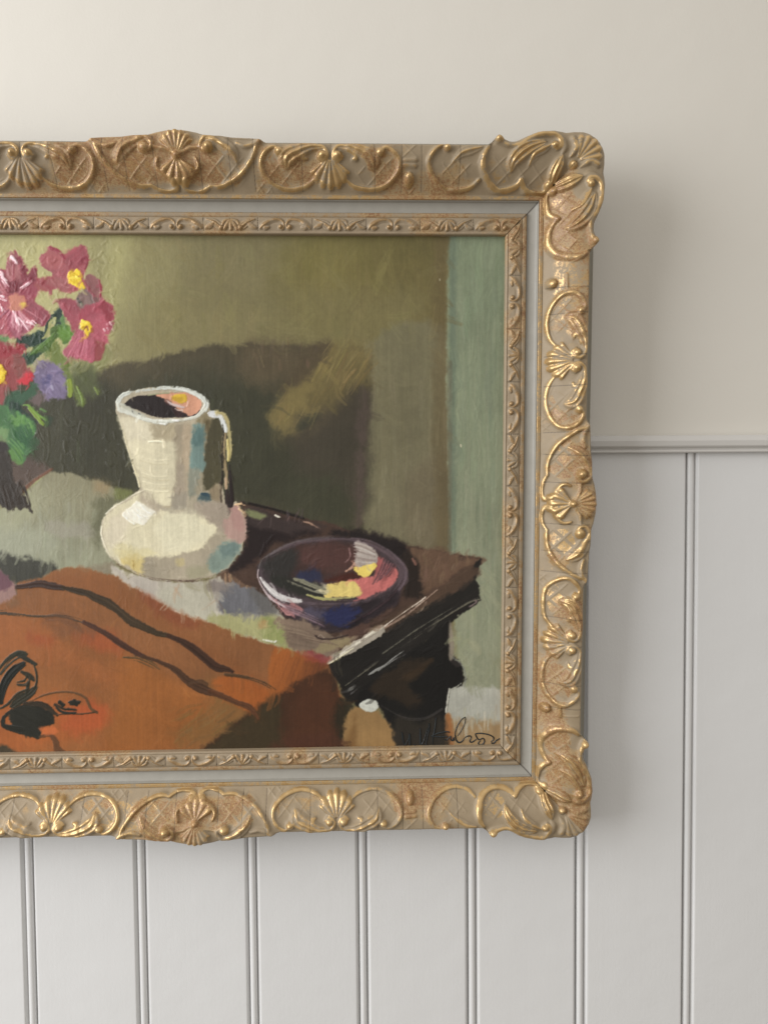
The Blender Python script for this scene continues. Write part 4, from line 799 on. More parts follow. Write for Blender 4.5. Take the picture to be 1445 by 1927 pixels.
# ---------------------------------------------------------------- the framed picture
# local frame axes: u right, d into the wall, v up; the origin is the picture's centre at the sight edge
HW, HH = .31053, .25727
FO = np.array([-0.16692, -0.03488, -0.01958])
lean, rho = 0.04767, 0.0021
cl, sl, cr_, sr_ = math.cos(lean), math.sin(lean), math.cos(rho), math.sin(rho)
RF = np.array([[1, 0, 0], [0, cl, -sl], [0, sl, cl]])@np.array([[cr_, 0, sr_], [0, 1, 0], [-sr_, 0, cr_]])
frame = bpy.data.objects.new('picture_frame', None)
link(frame, label='ornate cream and gilt framed still life with white pitcher, hung on the panelled wall', cat='framed painting')
Mf = Matrix.Identity(4)
for i in range(3):
    for j in range(3): Mf[i][j] = RF[i, j]
    Mf[i][3] = FO[i]
frame.matrix_world = Mf

# ---- the canvas
paint_picture()
def to_px(u, d, v):
    P = np.stack([u, d, v], -1)@RF.T+FO-np.array([0, -DIST, 0])
    Q = P@RC
    return CXP+FPX*Q[..., 0]/Q[..., 1], CYP-FPX*Q[..., 2]/Q[..., 1]
CD = .0058
us = np.concatenate([np.arange(-HW-.004, -.2085, .0032), np.arange(-.2085, HW+.005, .00078)])
vs = np.arange(-HH-.004, HH+.0045, .00078)
U, Vv = np.meshgrid(us, vs)
px, py = to_px(U, np.full(U.shape, CD), Vv)
def bilin(A, x, y):
    x = np.clip(x-PX0, 0, PW-1.001); y = np.clip(y-PY0, 0, PH-1.001)
    xi = x.astype(int); yi = y.astype(int); fx = (x-xi); fy = (y-yi)
    if A.ndim == 3: fx = fx[..., None]; fy = fy[..., None]
    return (A[yi, xi]*(1-fx)+A[yi, xi+1]*fx)*(1-fy)+(A[yi+1, xi]*(1-fx)+A[yi+1, xi+1]*fx)*fy
colr = bilin(IMG, px, py); hgt = bilin(HGT, px, py)
lin = np.where(colr <= .04045, colr/12.92, ((colr+.055)/1.055)**2.4)
lin = np.clip(lin*1.25, 0, .92)
Vc = np.stack([U, CD-hgt*.00046, Vv], -1).reshape(-1, 3)
r_, c_ = U.shape
idx = np.arange(r_*c_).reshape(r_, c_)
Fc = np.stack([idx[:-1, :-1], idx[:-1, 1:], idx[1:, 1:], idx[1:, :-1]], -1).reshape(-1, 4)
k = NT('oil_on_canvas'); at = k.node('ShaderNodeVertexColor', layer_name='pigment').outputs['Color']
tc = k.node('ShaderNodeTexCoord').outputs['Object']
wx = k.node('ShaderNodeTexWave', wave_type='BANDS', bands_direction='X'); wx.inputs['Scale'].default_value = 430.; wx.inputs['Distortion'].default_value = 1.5; wx.inputs['Detail'].default_value = 2.; wx.inputs['Detail Scale'].default_value = .4
wz = k.node('ShaderNodeTexWave', wave_type='BANDS', bands_direction='Z'); wz.inputs['Scale'].default_value = 450.; wz.inputs['Distortion'].default_value = 1.5; wz.inputs['Detail'].default_value = 2.; wz.inputs['Detail Scale'].default_value = .4
k.l(tc, wx.inputs['Vector']); k.l(tc, wz.inputs['Vector'])
sv = k.noise(k.mapping(tc, (1500, 1, 130)), 1., 3, .6)
sh_ = k.noise(k.mapping(tc, (130, 1, 1500)), 1., 3, .6)
n5 = k.noise(tc, 900., 3, .6)
hh = k.math('ADD', k.math('MULTIPLY', wx.outputs['Fac'], .5), k.math('MULTIPLY', wz.outputs['Fac'], .3))
hh = k.math('ADD', hh, k.math('MULTIPLY', sv, .6)); hh = k.math('ADD', hh, k.math('MULTIPLY', sh_, .4)); hh = k.math('ADD', hh, k.math('MULTIPLY', n5, .8))
grain = k.math('ADD', k.math('MULTIPLY', sv, .14), k.math('MULTIPLY', n5, .16))
cc = k.mix(1., at, k.ramp(grain, [(.0, (.76, .76, .76)), (.5, (1.24, 1.24, 1.24))]), 'MULTIPLY')
k.l(cc, k.b.inputs['Base Color']); k.b.inputs['Roughness'].default_value = .36; k.b.inputs['Specular IOR Level'].default_value = .3
k.l(k.bump(hh, .42, .00018), k.b.inputs['Normal'])
M_OIL = k.m
canvas = mesh_np('canvas', Vc, Fc, M_OIL, frame, attrs={'pigment': lin.reshape(-1, 3)})
canvas['label'] = 'oil painting of pink flowers, a white pitcher, a bowl and an orange cloth on a dark table'

# ---- signature: brushed black letters standing proud of the paint
def plane_uv(pxs, pys, d):
    D3 = np.array([(pxs-CXP)/FPX, 1., -(pys-CYP)/FPX]); dv = RF.T@(RC@D3); o = RF.T@(np.array([0, -DIST, 0])-FO)
    t = (d-o[1])/dv[1]; p = o+t*dv; return p[0], p[2]
def cm(pts, n=5): return catmull(pts, False, n)
ZS = (740, 1340, 6.881)
SIG = [([(110, 262), (118, 300), (126, 370), (146, 432)], [8, 11, 11, 8]), ([(146, 432), (170, 400), (196, 340)], [6, 4, 4]), ([(208, 280), (212, 340), (216, 432)], [14, 15, 13]), ([(264, 424), (286, 432)], [9, 9]),
       ([(346, 210), (350, 300), (352, 420)], [9, 13, 15]), ([(366, 420), (390, 380), (420, 290), (440, 210)], [10, 6, 5, 4]), ([(462, 142), (458, 220), (440, 320), (420, 430)], [5, 7, 7, 7]), ([(470, 150), (468, 260)], [4, 5]),
       ([(552, 70), (546, 150), (530, 250), (512, 330), (510, 420)], [7, 9, 9, 7, 6]),
       ([(728, 262), (690, 256), (610, 268), (540, 290), (490, 312)], [10, 9, 11, 9, 5]), ([(490, 312), (580, 322), (700, 322)], [7, 9, 8]), ([(660, 350), (690, 364), (722, 330), (746, 310)], [9, 9, 6, 5]), ([(746, 320), (742, 352), (770, 372), (778, 330), (790, 372)], [8, 9, 10, 7, 6]),
       ([(800, 340), (800, 270), (830, 180), (880, 100), (932, 64)], [5, 6, 7, 6, 4]), ([(932, 64), (926, 140), (880, 240), (830, 310)], [4, 5, 5, 4]), ([(804, 300), (812, 360), (846, 396), (890, 380), (916, 340)], [6, 10, 12, 9, 5]),
       ([(916, 340), (950, 318), (992, 310), (1008, 330), (990, 370), (1008, 394), (1050, 372), (1074, 350)], [5, 8, 9, 7, 9, 10, 8, 6]),
       ([(1060, 290), (1080, 330), (1110, 360), (1160, 340), (1180, 376), (1160, 414), (1120, 426), (1098, 400), (1130, 372)], [8, 9, 9, 8, 9, 10, 10, 8, 5]),
       ([(1056, 284), (1120, 276), (1190, 284), (1250, 300), (1296, 330), (1290, 366), (1262, 384)], [8, 9, 9, 9, 9, 8, 6]), ([(1262, 400), (1300, 404), (1330, 372), (1384, 340)], [9, 11, 9, 6])]
VS, FS = [], []
for pts, wd in SIG:
    P = [(ZS[0]+x/ZS[2], ZS[1]+y/ZS[2], w_/ZS[2]*.95) for x, y, w_ in [(*p, q) for p, q in zip(pts, wd)]]
    Q = cm(P) if len(P) > 2 else np.array(P)
    uv = np.array([plane_uv(x, y, CD) for x, y, _ in Q]); rw = Q[:, 2]*.00054
    T = np.gradient(uv, axis=0); T /= np.linalg.norm(T, axis=1)[:, None]+1e-9; Nn = np.stack([-T[:, 1], T[:, 0]], 1)
    b0 = len(VS)
    for i in range(len(uv)):
        for o_, hgt_ in ((-1, .0), (-.75, .00042), (0, .00062), (.75, .00042), (1, .0)):
            p = uv[i]+Nn[i]*rw[i]*o_; VS.append((p[0], CD-.0003-hgt_, p[1]))
    for i in range(len(uv)-1):
        for j in range(4):
            a = b0+i*5+j; FS.append((a, a+1, a+6, a+5))
k = NT('black_oil_paint'); k.b.inputs['Base Color'].default_value = (.012, .016, .018, 1); k.b.inputs['Roughness'].default_value = .3
tc = k.node('ShaderNodeTexCoord').outputs['Object']; k.l(k.bump(k.noise(tc, 1500., 2), .5, .0002), k.b.inputs['Normal'])
mesh_np('signature', VS, FS, k.m, canvas, label='hand-brushed black signature in the bottom right corner')

# ---- frame materials, driven by what was rubbed where (r = gold leaf, g = red-brown bole and specks, plus a browner tone on relief flanks, b = dark joints)
def gilt(name, base, goldc, grough=.33, metal=.75, base_rough=.5, ochre=(.43, .285, .125)):
    k = NT(name); tc = k.node('ShaderNodeTexCoord').outputs['Object']
    at = k.node('ShaderNodeVertexColor', layer_name='finish').outputs['Color']
    sep = k.node('ShaderNodeSeparateColor'); k.l(at, sep.inputs[0]); g, r, b = sep.outputs
    n1 = k.noise(tc, 420., 4, .65); n2 = k.noise(tc, 90., 4, .6); n3 = k.noise(tc, 1400., 2, .6); n4 = k.noise(tc, 24., 3, .6)
    bc = k.mix(n2, tuple(x*.86 for x in base), tuple(min(1, x*1.12) for x in base))
    bc = k.mix(k.math('MULTIPLY', n4, .35), bc, (base[0]*1.02, base[1]*.93, base[2]*.78))
    gm = k.math('MULTIPLY', g, 1.35)
    gm = k.math('ADD', gm, k.math('MULTIPLY', k.math('SUBTRACT', n1, .5), 2.4))
    gm = k.math('ADD', gm, k.math('MULTIPLY', k.math('SUBTRACT', n2, .5), 2.6))
    gm = k.math('MULTIPLY', k.math('SUBTRACT', gm, .38), 2.4, True)
    gm = k.math('MULTIPLY', gm, k.math('MULTIPLY', g, 3., True))
    gm = k.math('MULTIPLY', gm, .86)
    gc = k.mix(n2, goldc, (goldc[0]*.72, goldc[1]*.62, goldc[2]*.5))
    c = k.mix(gm, bc, gc)
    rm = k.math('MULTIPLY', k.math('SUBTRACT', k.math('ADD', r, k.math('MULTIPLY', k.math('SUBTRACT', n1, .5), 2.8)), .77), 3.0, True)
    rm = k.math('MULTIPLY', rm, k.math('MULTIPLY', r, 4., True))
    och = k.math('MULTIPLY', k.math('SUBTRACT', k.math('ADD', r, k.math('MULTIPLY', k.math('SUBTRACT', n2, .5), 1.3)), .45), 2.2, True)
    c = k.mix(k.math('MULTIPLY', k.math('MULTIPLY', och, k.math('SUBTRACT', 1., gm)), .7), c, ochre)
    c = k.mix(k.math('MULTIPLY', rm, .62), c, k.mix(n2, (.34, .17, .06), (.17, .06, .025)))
    sp = k.math('MULTIPLY', k.math('SUBTRACT', k.math('ADD', n3, k.math('MULTIPLY', och, .13)), .665), 12., True)
    c = k.mix(k.math('MULTIPLY', sp, .75), c, (.13, .045, .02))
    c = k.mix(b, c, (.035, .025, .018))
    k.l(c, k.b.inputs['Base Color'])
    nm = k.math('SUBTRACT', 1., k.math('MAXIMUM', rm, b), True)
    k.l(k.math('MULTIPLY', k.math('MULTIPLY', gm, nm), metal), k.b.inputs['Metallic'])
    k.l(k.math('SUBTRACT', k.math('ADD', base_rough, k.math('MULTIPLY', n1, .14)), k.math('MULTIPLY', gm, base_rough-grough+.04)), k.b.inputs['Roughness'])
    h = k.math('ADD', k.math('MULTIPLY', n1, 1.), k.math('MULTIPLY', n3, .35))
    k.l(k.bump(h, .45, .00028), k.b.inputs['Normal'])
    return k.m
M_GILT = gilt('worn_gilt_gesso', (.295, .232, .152), (.62, .44, .21), .27, .62)
M_LINER = gilt('gilt_liner', (.30, .238, .162), (.42, .29, .15), .36, .45)
k = NT('silver_grey_wash'); tc = k.node('ShaderNodeTexCoord').outputs['Object']
at = k.node('ShaderNodeVertexColor', layer_name='finish').outputs['Color']; sep = k.node('ShaderNodeSeparateColor'); k.l(at, sep.inputs[0])
n1 = k.noise(tc, 60., 4, .6); n2 = k.noise(tc, 500., 3, .6)
c = k.mix(n1, (.26, .245, .212), (.35, .335, .295)); c = k.mix(k.math('MULTIPLY', k.math('SUBTRACT', n2, .62), 4., True), c, (.33, .31, .27))
c = k.mix(sep.outputs[1], c, (.42, .32, .22))
c = k.mix(sep.outputs[2], c, (.035, .025, .018)); k.l(c, k.b.inputs['Base Color']); k.b.inputs['Roughness'].default_value = .4
k.l(k.bump(n2, .2, .0002), k.b.inputs['Normal'])
M_COVE = k.m
k = NT('frame_side_wash'); tc = k.node('ShaderNodeTexCoord').outputs['Object']
n1 = k.noise(tc, 45., 4, .6); n2 = k.noise(tc, 600., 3, .6)
c = k.mix(n1, (.15, .135, .10), (.21, .19, .145)); c = k.mix(k.math('MULTIPLY', k.math('SUBTRACT', n2, .6), 3., True), c, (.22, .18, .12)); k.l(c, k.b.inputs['Base Color']); k.b.inputs['Roughness'].default_value = .5
k.l(k.bump(n2, .3, .0002), k.b.inputs['Normal'])
M_SIDE = k.m

# ---------------------------------------------------------------- carved relief: rasters over (s along the rail, w across it), millimetres
JIT = np.random.default_rng(91)
class Relief:
    def __init__(s, s0, s1, w0, w1, st=.4):
        s.s0, s.w0, s.st = s0, w0, st
        s.ns, s.nw = int((s1-s0)/st)+2, int((w1-w0)/st)+2
        s.R = np.zeros((s.nw, s.ns), np.float32); s.ID = np.zeros((s.nw, s.ns), np.int32)
        s.full, s.jit = 1.25, .28; s.G = np.zeros_like(s.R); s.O = np.zeros_like(s.R); s.B = np.zeros_like(s.R); s.names = ['base']
    def win(s, P, pad):
        a0 = max(int((P[:, 0].min()-pad-s.s0)/s.st), 0); a1 = min(int((P[:, 0].max()+pad-s.s0)/s.st)+2, s.ns)
        b0 = max(int((P[:, 1].min()-pad-s.w0)/s.st), 0); b1 = min(int((P[:, 1].max()+pad-s.w0)/s.st)+2, s.nw)
        if a1 <= a0 or b1 <= b0: return None
        X, Y = np.meshgrid(s.s0+np.arange(a0, a1)*s.st, s.w0+np.arange(b0, b1)*s.st)
        return X, Y, slice(b0, b1), slice(a0, a1)
    def new(s, name): s.names.append(name); return len(s.names)-1
    def put(s, sy, sx, h, inside, idn, gold, sm=.5):
        old = s.R[sy, sx]; d = h-old
        m = inside & (d > -.02)
        nh = np.where(inside, .5*(old+h+np.sqrt(d*d+sm*.12)), old)
        nh = np.where(inside & (h > .02), np.maximum(nh-.5*math.sqrt(sm*.12)*np.exp(-np.abs(d)*2), np.maximum(h, old)), old)
        s.R[sy, sx] = nh
        if idn is not None: s.ID[sy, sx][m] = idn
        s.G[sy, sx] = np.where(m, gold, s.G[sy, sx])
    def tube(s, pts, wd, h, idn, gold=1., ribs=0, flat=.5, ripple=.3):
        """a raised line through pts (mm), half widths wd, height h"""
        P = np.array(pts, float); W = np.interp(np.linspace(0, 1, len(P)), np.linspace(0, 1, len(wd)), wd) if hasattr(wd, '__len__') else np.full(len(P), float(wd))
        if idn is not None:
            W = W*s.full*JIT.uniform(.9, 1.12, len(P)); P = P+JIT.normal(0, s.jit, P.shape); h = h*JIT.uniform(.88, 1.1)
        Q = np.column_stack([P, W])
        Q = catmull(Q, False, 6) if len(P) > 2 else Q
        P = Q[:, :2]; W = np.maximum(Q[:, 2], .25)
        wn = s.win(P, W.max()+1)
        if wn is None: return
        X, Y, sy, sx = wn
        acc_ = 0.; TT = np.zeros(X.shape, np.float32); best = np.full(X.shape, 9., np.float32); O = np.zeros(X.shape, np.float32); WW = np.ones(X.shape, np.float32)
        for i in range(len(P)-1):
            x1, y1 = P[i]; x2, y2 = P[i+1]; dx, dy = x2-x1, y2-y1; L2 = dx*dx+dy*dy+1e-9
            t = np.clip(((X-x1)*dx+(Y-y1)*dy)/L2, 0, 1); wl = W[i]+(W[i+1]-W[i])*t
            q = np.sqrt((X-x1-t*dx)**2+(Y-y1-t*dy)**2)/wl; m = q < best
            best[m] = q[m]; O[m] = ((((X-x1)*dy-(Y-y1)*dx)/math.sqrt(L2))/wl)[m]; WW[m] = wl[m]; TT[m] = (acc_+t*math.sqrt(L2))[m]; acc_ += math.sqrt(L2)
        ins = best < 1
        dome = np.maximum(1-best**2, 0)**flat
        hh = h*np.minimum(1., .45+.55*WW/W.max())*dome*(1+(.02*np.sin(TT*2.3)+.07*np.sin(TT*.7+1)) if idn is not None else 1)
        if ribs: hh = hh*(1-ripple+ripple*np.cos(O*math.pi*ribs))
        gl = gold*np.clip(1.12-1.35*best**1.4, .04, 1)*JIT.uniform(.7, 1.05)*(1+.25*np.sin(TT*.55+JIT.uniform(0, 6)))
        if ribs: gl = gl*(.72+.4*np.cos(O*math.pi*ribs))
        s.put(sy, sx, hh, ins, idn, gl)
    def ball(s, x, y, r, h, idn, gold=1., ry=None):
        r *= 1.0+.22*(s.full > 1.2 or s.full == 1.3); ry = (ry or r/1.22)*1.15 if ry else r; h *= 1.2; wn = s.win(np.array([[x, y]]), max(r, ry)+1)
        if wn is None: return
        X, Y, sy, sx = wn; q = ((X-x)/r)**2+((Y-y)/ry)**2
        s.put(sy, sx, h*np.sqrt(np.maximum(1-q, 0)), q < 1, idn, gold*np.clip(1.3-q, .4, 1))
    def fan(s, x, y, R_, ang, half, n, h, idn, gold=.8, r0=.12, inner=0.):
        R_ *= 1.06; h *= 1.2
        wn = s.win(np.array([[x, y]]), R_*1.15)
        if wn is None: return
        X, Y, sy, sx = wn; dx, dy = X-x, Y-y; r = np.sqrt(dx*dx+dy*dy); th = np.arctan2(dy, dx)-ang
        th = (th+math.pi) % (2*math.pi)-math.pi
        q = th/half; rib = np.abs(np.cos(q*math.pi*n/2))
        edge = R_*(1-.16*np.abs(q)**2-.07*(1-rib)); rr = r/edge
        ins = (np.abs(q) < 1.02) & (rr < 1) & (rr > r0)
        prof = (.35+.65*rr)*np.clip((1-rr)*9, 0, 1)**.6
        hh = h*prof*(.32+.68*rib**.8)*np.clip((1.02-np.abs(q))*8, 0, 1)**.5
        lip = np.exp(-((rr-.9)/.06)**2)
        s.put(sy, sx, hh, ins, idn, gold*np.clip(.25+.55*rib**3*1.0+.7*lip, 0, 1))
    def lattice(s, x, y, rx, ry, pitch=9., gold=.5, ang=.74, ph=0.):
        wn = s.win(np.array([[x, y]]), max(rx, ry)+1)
        if wn is None: return
        X, Y, sy, sx = wn; q = ((X-x)/rx)**2+((Y-y)/ry)**2
        c, n = math.cos(ang), math.sin(ang)
        A = (X-x)*c+(Y-y)*n+ph; Bq = -(X-x)*n+(Y-y)*c+ph*.7
        da = np.abs((A/pitch) % 1-.5)*pitch; db = np.abs((Bq/pitch) % 1-.5)*pitch
        dl = np.minimum(da, db); line = np.exp(-(dl/.55)**2)
        fade = np.clip((1-q)*3, 0, 1); free = s.R[sy, sx] < .05
        s.R[sy, sx] += np.where(free, .8*line*fade, 0)
        cell = np.clip((dl-.9)*1.5, 0, 1)*fade*(samp(N_BIG, X*3+y*9, Y*3+x*7)*.35+.55 > .45)
        s.G[sy, sx] = np.where(free, np.maximum(s.G[sy, sx], .38*gold*cell), s.G[sy, sx])
        s.O[sy, sx] = np.where(free, np.maximum(s.O[sy, sx], gold*cell), s.O[sy, sx])
    def dimple(s, pts, wd, h):
        P = np.array(pts, float); wn = s.win(P, wd+1)
        if wn is None: return
        X, Y, sy, sx = wn; best = np.full(X.shape, 99., np.float32)
        for i in range(len(P)-1):
            x1, y1 = P[i]; x2, y2 = P[i+1]; dx, dy = x2-x1, y2-y1; L2 = dx*dx+dy*dy+1e-9
            t = np.clip(((X-x1)*dx+(Y-y1)*dy)/L2, 0, 1); best = np.minimum(best, np.hypot(X-x1-t*dx, Y-y1-t*dy))
        m = np.exp(-(best/wd)**2); s.R[sy, sx] -= h*m; return m, sy, sx
    def crack(s, pts, wd=.28, h=.35, dark=.85):
        q = s.dimple(pts, wd, h)
        if q: m, sy, sx = q; s.B[sy, sx] = np.maximum(s.B[sy, sx], dark*m)
    def at(s, A, X, Y):
        x = np.clip((X-s.s0)/s.st, 0, s.ns-1.001); y = np.clip((Y-s.w0)/s.st, 0, s.nw-1.001); xi = x.astype(int); yi = y.astype(int); fx, fy = x-xi, y-yi
        if A.dtype == np.int32: return A[np.round(y).astype(int), np.round(x).astype(int)]
        return (A[yi, xi]*(1-fx)+A[yi, xi+1]*fx)*(1-fy)+(A[yi+1, xi]*(1-fx)+A[yi+1, xi+1]*fx)*fy

KA, KW = .531, .425
def kw(Y): return 33+Y*KW if Y <= 100 else 33+100*KW+(Y-100)*.62
def double_c(rl, c, rg):
    """a shell between two C scrolls, each with its acanthus leaf; c = place along the rail"""
    for m in (-1, 1):
        T = lambda L, m=m: [(c+m*a*KA, kw(Y)) for a, Y in L]
        rl.lattice(c+m*80*KA, 33+50*KW, 20, 15, 12.2*rg.uniform(.95, 1.05), .85, .74, rg.uniform(-3, 3))
        i = rl.new('scroll')
        rl.tube(T([(27, 31), (43, 17), (70, 11), (98, 19), (117, 39), (121, 61), (112, 80), (98, 90), (89, 84)]), [1.1, 1.8, 2.0, 2.0, 1.9, 1.9, 1.9, 1.6, 1.2], 2.3, i, .95)
        rl.tube(T([(40, 30), (55, 22), (72, 19), (94, 27), (108, 42), (112, 60)]), [.4, .6, .6, .6, .5, .3], .5, None, .3)
        rl.ball(c+m*88*KA, 33+80*KW, 3.3, 3.0, i, 1.)
        i = rl.new('leaf')
        rl.tube(T([(14, 90), (34, 90), (56, 80), (73, 68), (78, 50)]), [2.0, 4.2, 6.2, 6.0, 1.6], 4.0, i, .9, ribs=3, ripple=.24)
        rl.tube(T([(30, 82), (42, 76), (46, 68), (41, 66)]), [.8, 1.5, 1.7, 1.2], 2.4, i, 1.)
        rl.tube(T([(22, 70), (15, 62), (6, 68), (5, 80), (14, 91), (26, 92)]), [1.0, 1.3, 1.5, 1.6, 1.6, 1.3], 2.6, i, .95)
        rl.ball(c+m*14*KA, 33+73*KW, 3.3, 3.3, i, 1.)
    i = rl.new('shell')
    rl.fan(c, 33+72*KW, 59*KW, -math.pi/2, math.radians(56), 6, 3.1, i, .75)
def cartouche(rl, c, rg):
    for m in (-1, 1):
        T = lambda L, m=m: [(c+m*a*KA, kw(Y)) for a, Y in L]
        rl.lattice(c+m*82*KA, 33+48*KW, 22, 16, 12.5, .8, .74, rg.uniform(-3, 3))
        i = rl.new('scroll')
        rl.tube(T([(139, 96), (136, 84), (128, 64), (111, 40), (91, 24), (70, 16), (51, 17)]), [1.3, 1.7, 1.9, 2.0, 1.9, 1.8, 1.6], 2.4, i, .95)
        rl.tube(T([(51, 17), (37, 9), (20, 6), (6, 13), (7, 24)]), [1.5, 1.7, 1.7, 1.7, 1.4], 2.3, i, .95)
        rl.ball(c+m*10*KA, 33+23*KW, 3.1, 3.2, i, 1.)
        i = rl.new('rim')
        rl.tube(T([(145, 104), (141, 99), (130, 93), (117, 90), (104, 95)]), [2.4, 2.2, 1.9, 1.8, 1.4], 2.6, i, .5)
        rl.tube(T([(143, 106), (120, 107), (96, 107), (70, 111), (48, 114)]), [1.8, 1.4, 1.6, 1.8, 1.6], 1.6, i, .2)
        i = rl.new('leaf')
        rl.tube(T([(103, 60), (97, 74), (86, 88), (70, 100), (56, 104)]), [1.2, 4.2, 5.2, 4.6, 2.8], 4.0, i, .85, ribs=2)
        rl.tube(T([(66, 104), (52, 106), (42, 98), (42, 86), (50, 79)]), [2., 2.0, 1.9, 1.7, 1.4], 3.0, i, .9)
        rl.ball(c+m*55*KA, 33+87*KW, 4.2, 4.2, i, 1.)
        rl.tube(T([(40, 88), (24, 86), (12, 79), (0, 72)]), [1.2, 1.5, 1.4, 1.6], 2.0, i, .45)
    i = rl.new('shell'); rl.fan(c, 33+70*KW, 50*KW, -math.pi/2, math.radians(62), 5, 3.6, i, .85)
    T = lambda L: [(c+a*KA, 33+Y*KW) for a, Y in L]
    rl.tube(T([(-33, 66), (-36, 50), (-26, 36), (-10, 28), (0, 26), (10, 28), (26, 36), (36, 50), (33, 66)]), [1.0, 1.5, 1.5, 1.4, 1.3, 1.4, 1.5, 1.5, 1.], 3.0, i, 1.)
    i = rl.new('fan'); rl.fan(c, 33+70*KW, 54*KW, math.pi/2, math.radians(48), 6, 3.6, i, .95)
    rl.ball(c, 33+70*KW, 3.0, 3.6, i, .8)
def pearl_link(rl, c, bars=True):
    i = rl.new('pearl')
    if bars:
        rl.ball(c, 33+30*KW, 3.6, 2.6, i, .85, 5.6)
        i = rl.new('bar'); 
        for Y in (56, 66): rl.tube([(c-5, 33+Y*KW), (c+5, 33+Y*KW)], 1.5, 1.7, i, .7)
        for a, b in (((-12, 72), (12, 98)), ((12, 72), (-12, 98)), ((-12, 20), (0, 4)), ((12, 20), (0, 4))):
            rl.tube([(c+a[0]*KA, 33+a[1]*KW), (c+b[0]*KA, 33+b[1]*KW)], .7, .6, None, .05)
    else:
        rl.ball(c, 33+20*KW, 4.2, 3.4, i, .9)
        i = rl.new('bar'); rl.tube([(c-6, 33+52*KW), (c+7, 33+50*KW)], 1.4, 1.5, i, .7)
        rl.tube([(c-6, 33+56*KW), (c-5, 33+92*KW)], .8, .7, None, .6)
def corner(rl, L, sg, rg, extra):
    """L = place of the inner ornament corner along the rail, sg = which end"""
    f = lambda q: (q*KW if q <= 100 else 100*KW+(q-100)*.62) if q > 0 else q*KA
    P = lambda X, Y: (sg*(L+f(X)), 33+f(Y))
    for swap in (False, True):
        T = (lambda pts: [P(b, a) for a, b in pts]) if swap else (lambda pts: [P(a, b) for a, b in pts])
        q = T([(-26, 44)])[0]; rl.lattice(q[0], q[1], 17, 14, 11.5, .75, .74, rg.uniform(-3, 3))
        q = T([(-84, 48)])[0]; rl.lattice(q[0], q[1], 15, 13, 11.5, .9, .74, rg.uniform(-3, 3))
        i = rl.new('scroll')
        rl.tube(T([(-104, 92), (-112, 76), (-112, 54), (-104, 30), (-86, 14), (-66, 12), (-50, 20), (-42, 30)]), [1.6, 2.6, 3.0, 3., 2.8, 2.6, 2.4, 1.8], 2.6, i, .9, flat=.7)
        rl.tube(T([(-42, 30), (-33, 14), (-18, 6), (-2, 6), (9, 13)]), [2.2, 2.5, 2.4, 2.1, 1.9], 2.6, i, .9)
        q = T([(9, 19)])[0]; rl.ball(*q, 3.4, 3.4, i, 1.)
        i = rl.new('rim')
        rl.tube(T([(-88, 104), (-76, 99), (-62, 96), (-48, 99), (-34, 107), (-12, 113), (12, 114), (27, 107), (29, 96), (20, 89)]), [2.6, 2.2, 1.9, 2.0, 2.2, 2.4, 2.3, 2.0, 1.8, 1.3], 3.2, i, .8)
        q = T([(-86, 106)])[0]; rl.ball(*q, 4.0, 4.2, i, .9)
        q = T([(16, 97)])[0]; rl.ball(*q, 3.0, 3.6, i, 1.)
        i = rl.new('leaf')
        rl.tube(T([(-61, 48), (-58, 64), (-46, 81), (-28, 95), (-6, 103)]), [1.1, 4.2, 5.8, 5.2, 2.2], 4.2, i, .9, ribs=3, ripple=.35)
        i = rl.new('leaf')
        rl.tube(T([(-30, 58), (-24, 76), (-8, 90), (6, 98)]), [1.2, 3., 3.2, 1.4], 3.2, i, .9, ribs=2)
        i = rl.new('palm_leaf')
        rl.tube(T([(13, 15), (38, 19), (58, 26), (76, 33)]), [1.6, 4.8, 5.0, 1.], 4.6, i, 1., ribs=3, ripple=.28)
        i = rl.new('petal')
        rl.tube(T([(116, 14), (106, 30), (92, 36), (80, 32)]), [2., 2.8, 2.4, .8], 2.2, i, .15)
        i = rl.new('petal')
        rl.tube(T([(108, 56), (96, 62), (84, 58), (74, 52)]), [2.4, 2.6, 2.2, .8], 2.4, i, .25)
    i = rl.new('berry'); rl.ball(*P(58, 58), 3.2, 3.4, i, .9)
    i = rl.new('corner_shell'); rl.fan(*P(66, 66), 25, math.pi/4 if sg > 0 else 3*math.pi/4, math.radians(46), 5, 3.0, i, .55)
    if extra:
        i = rl.new('scroll')
        rl.lattice(*P(-160, 52), 15, 13, 11.8, .9, .74, 1.)
        rl.tube([P(a, b) for a, b in [(-184, 96), (-198, 88), (-209, 64), (-200, 36), (-181, 18), (-158, 11), (-133, 16), (-118, 30)]], [1.3, 1.8, 2., 2., 2., 2., 1.8, 1.5], 2.3, i, .95)
        rl.ball(*P(-176, 90), 3.1, 3.0, i, .9)
        i = rl.new('leaf'); rl.tube([P(a, b) for a, b in [(-166, 62), (-152, 78), (-136, 88), (-118, 92)]], [1., 3., 3.4, 1.6], 2.6, i, .9, ribs=2)

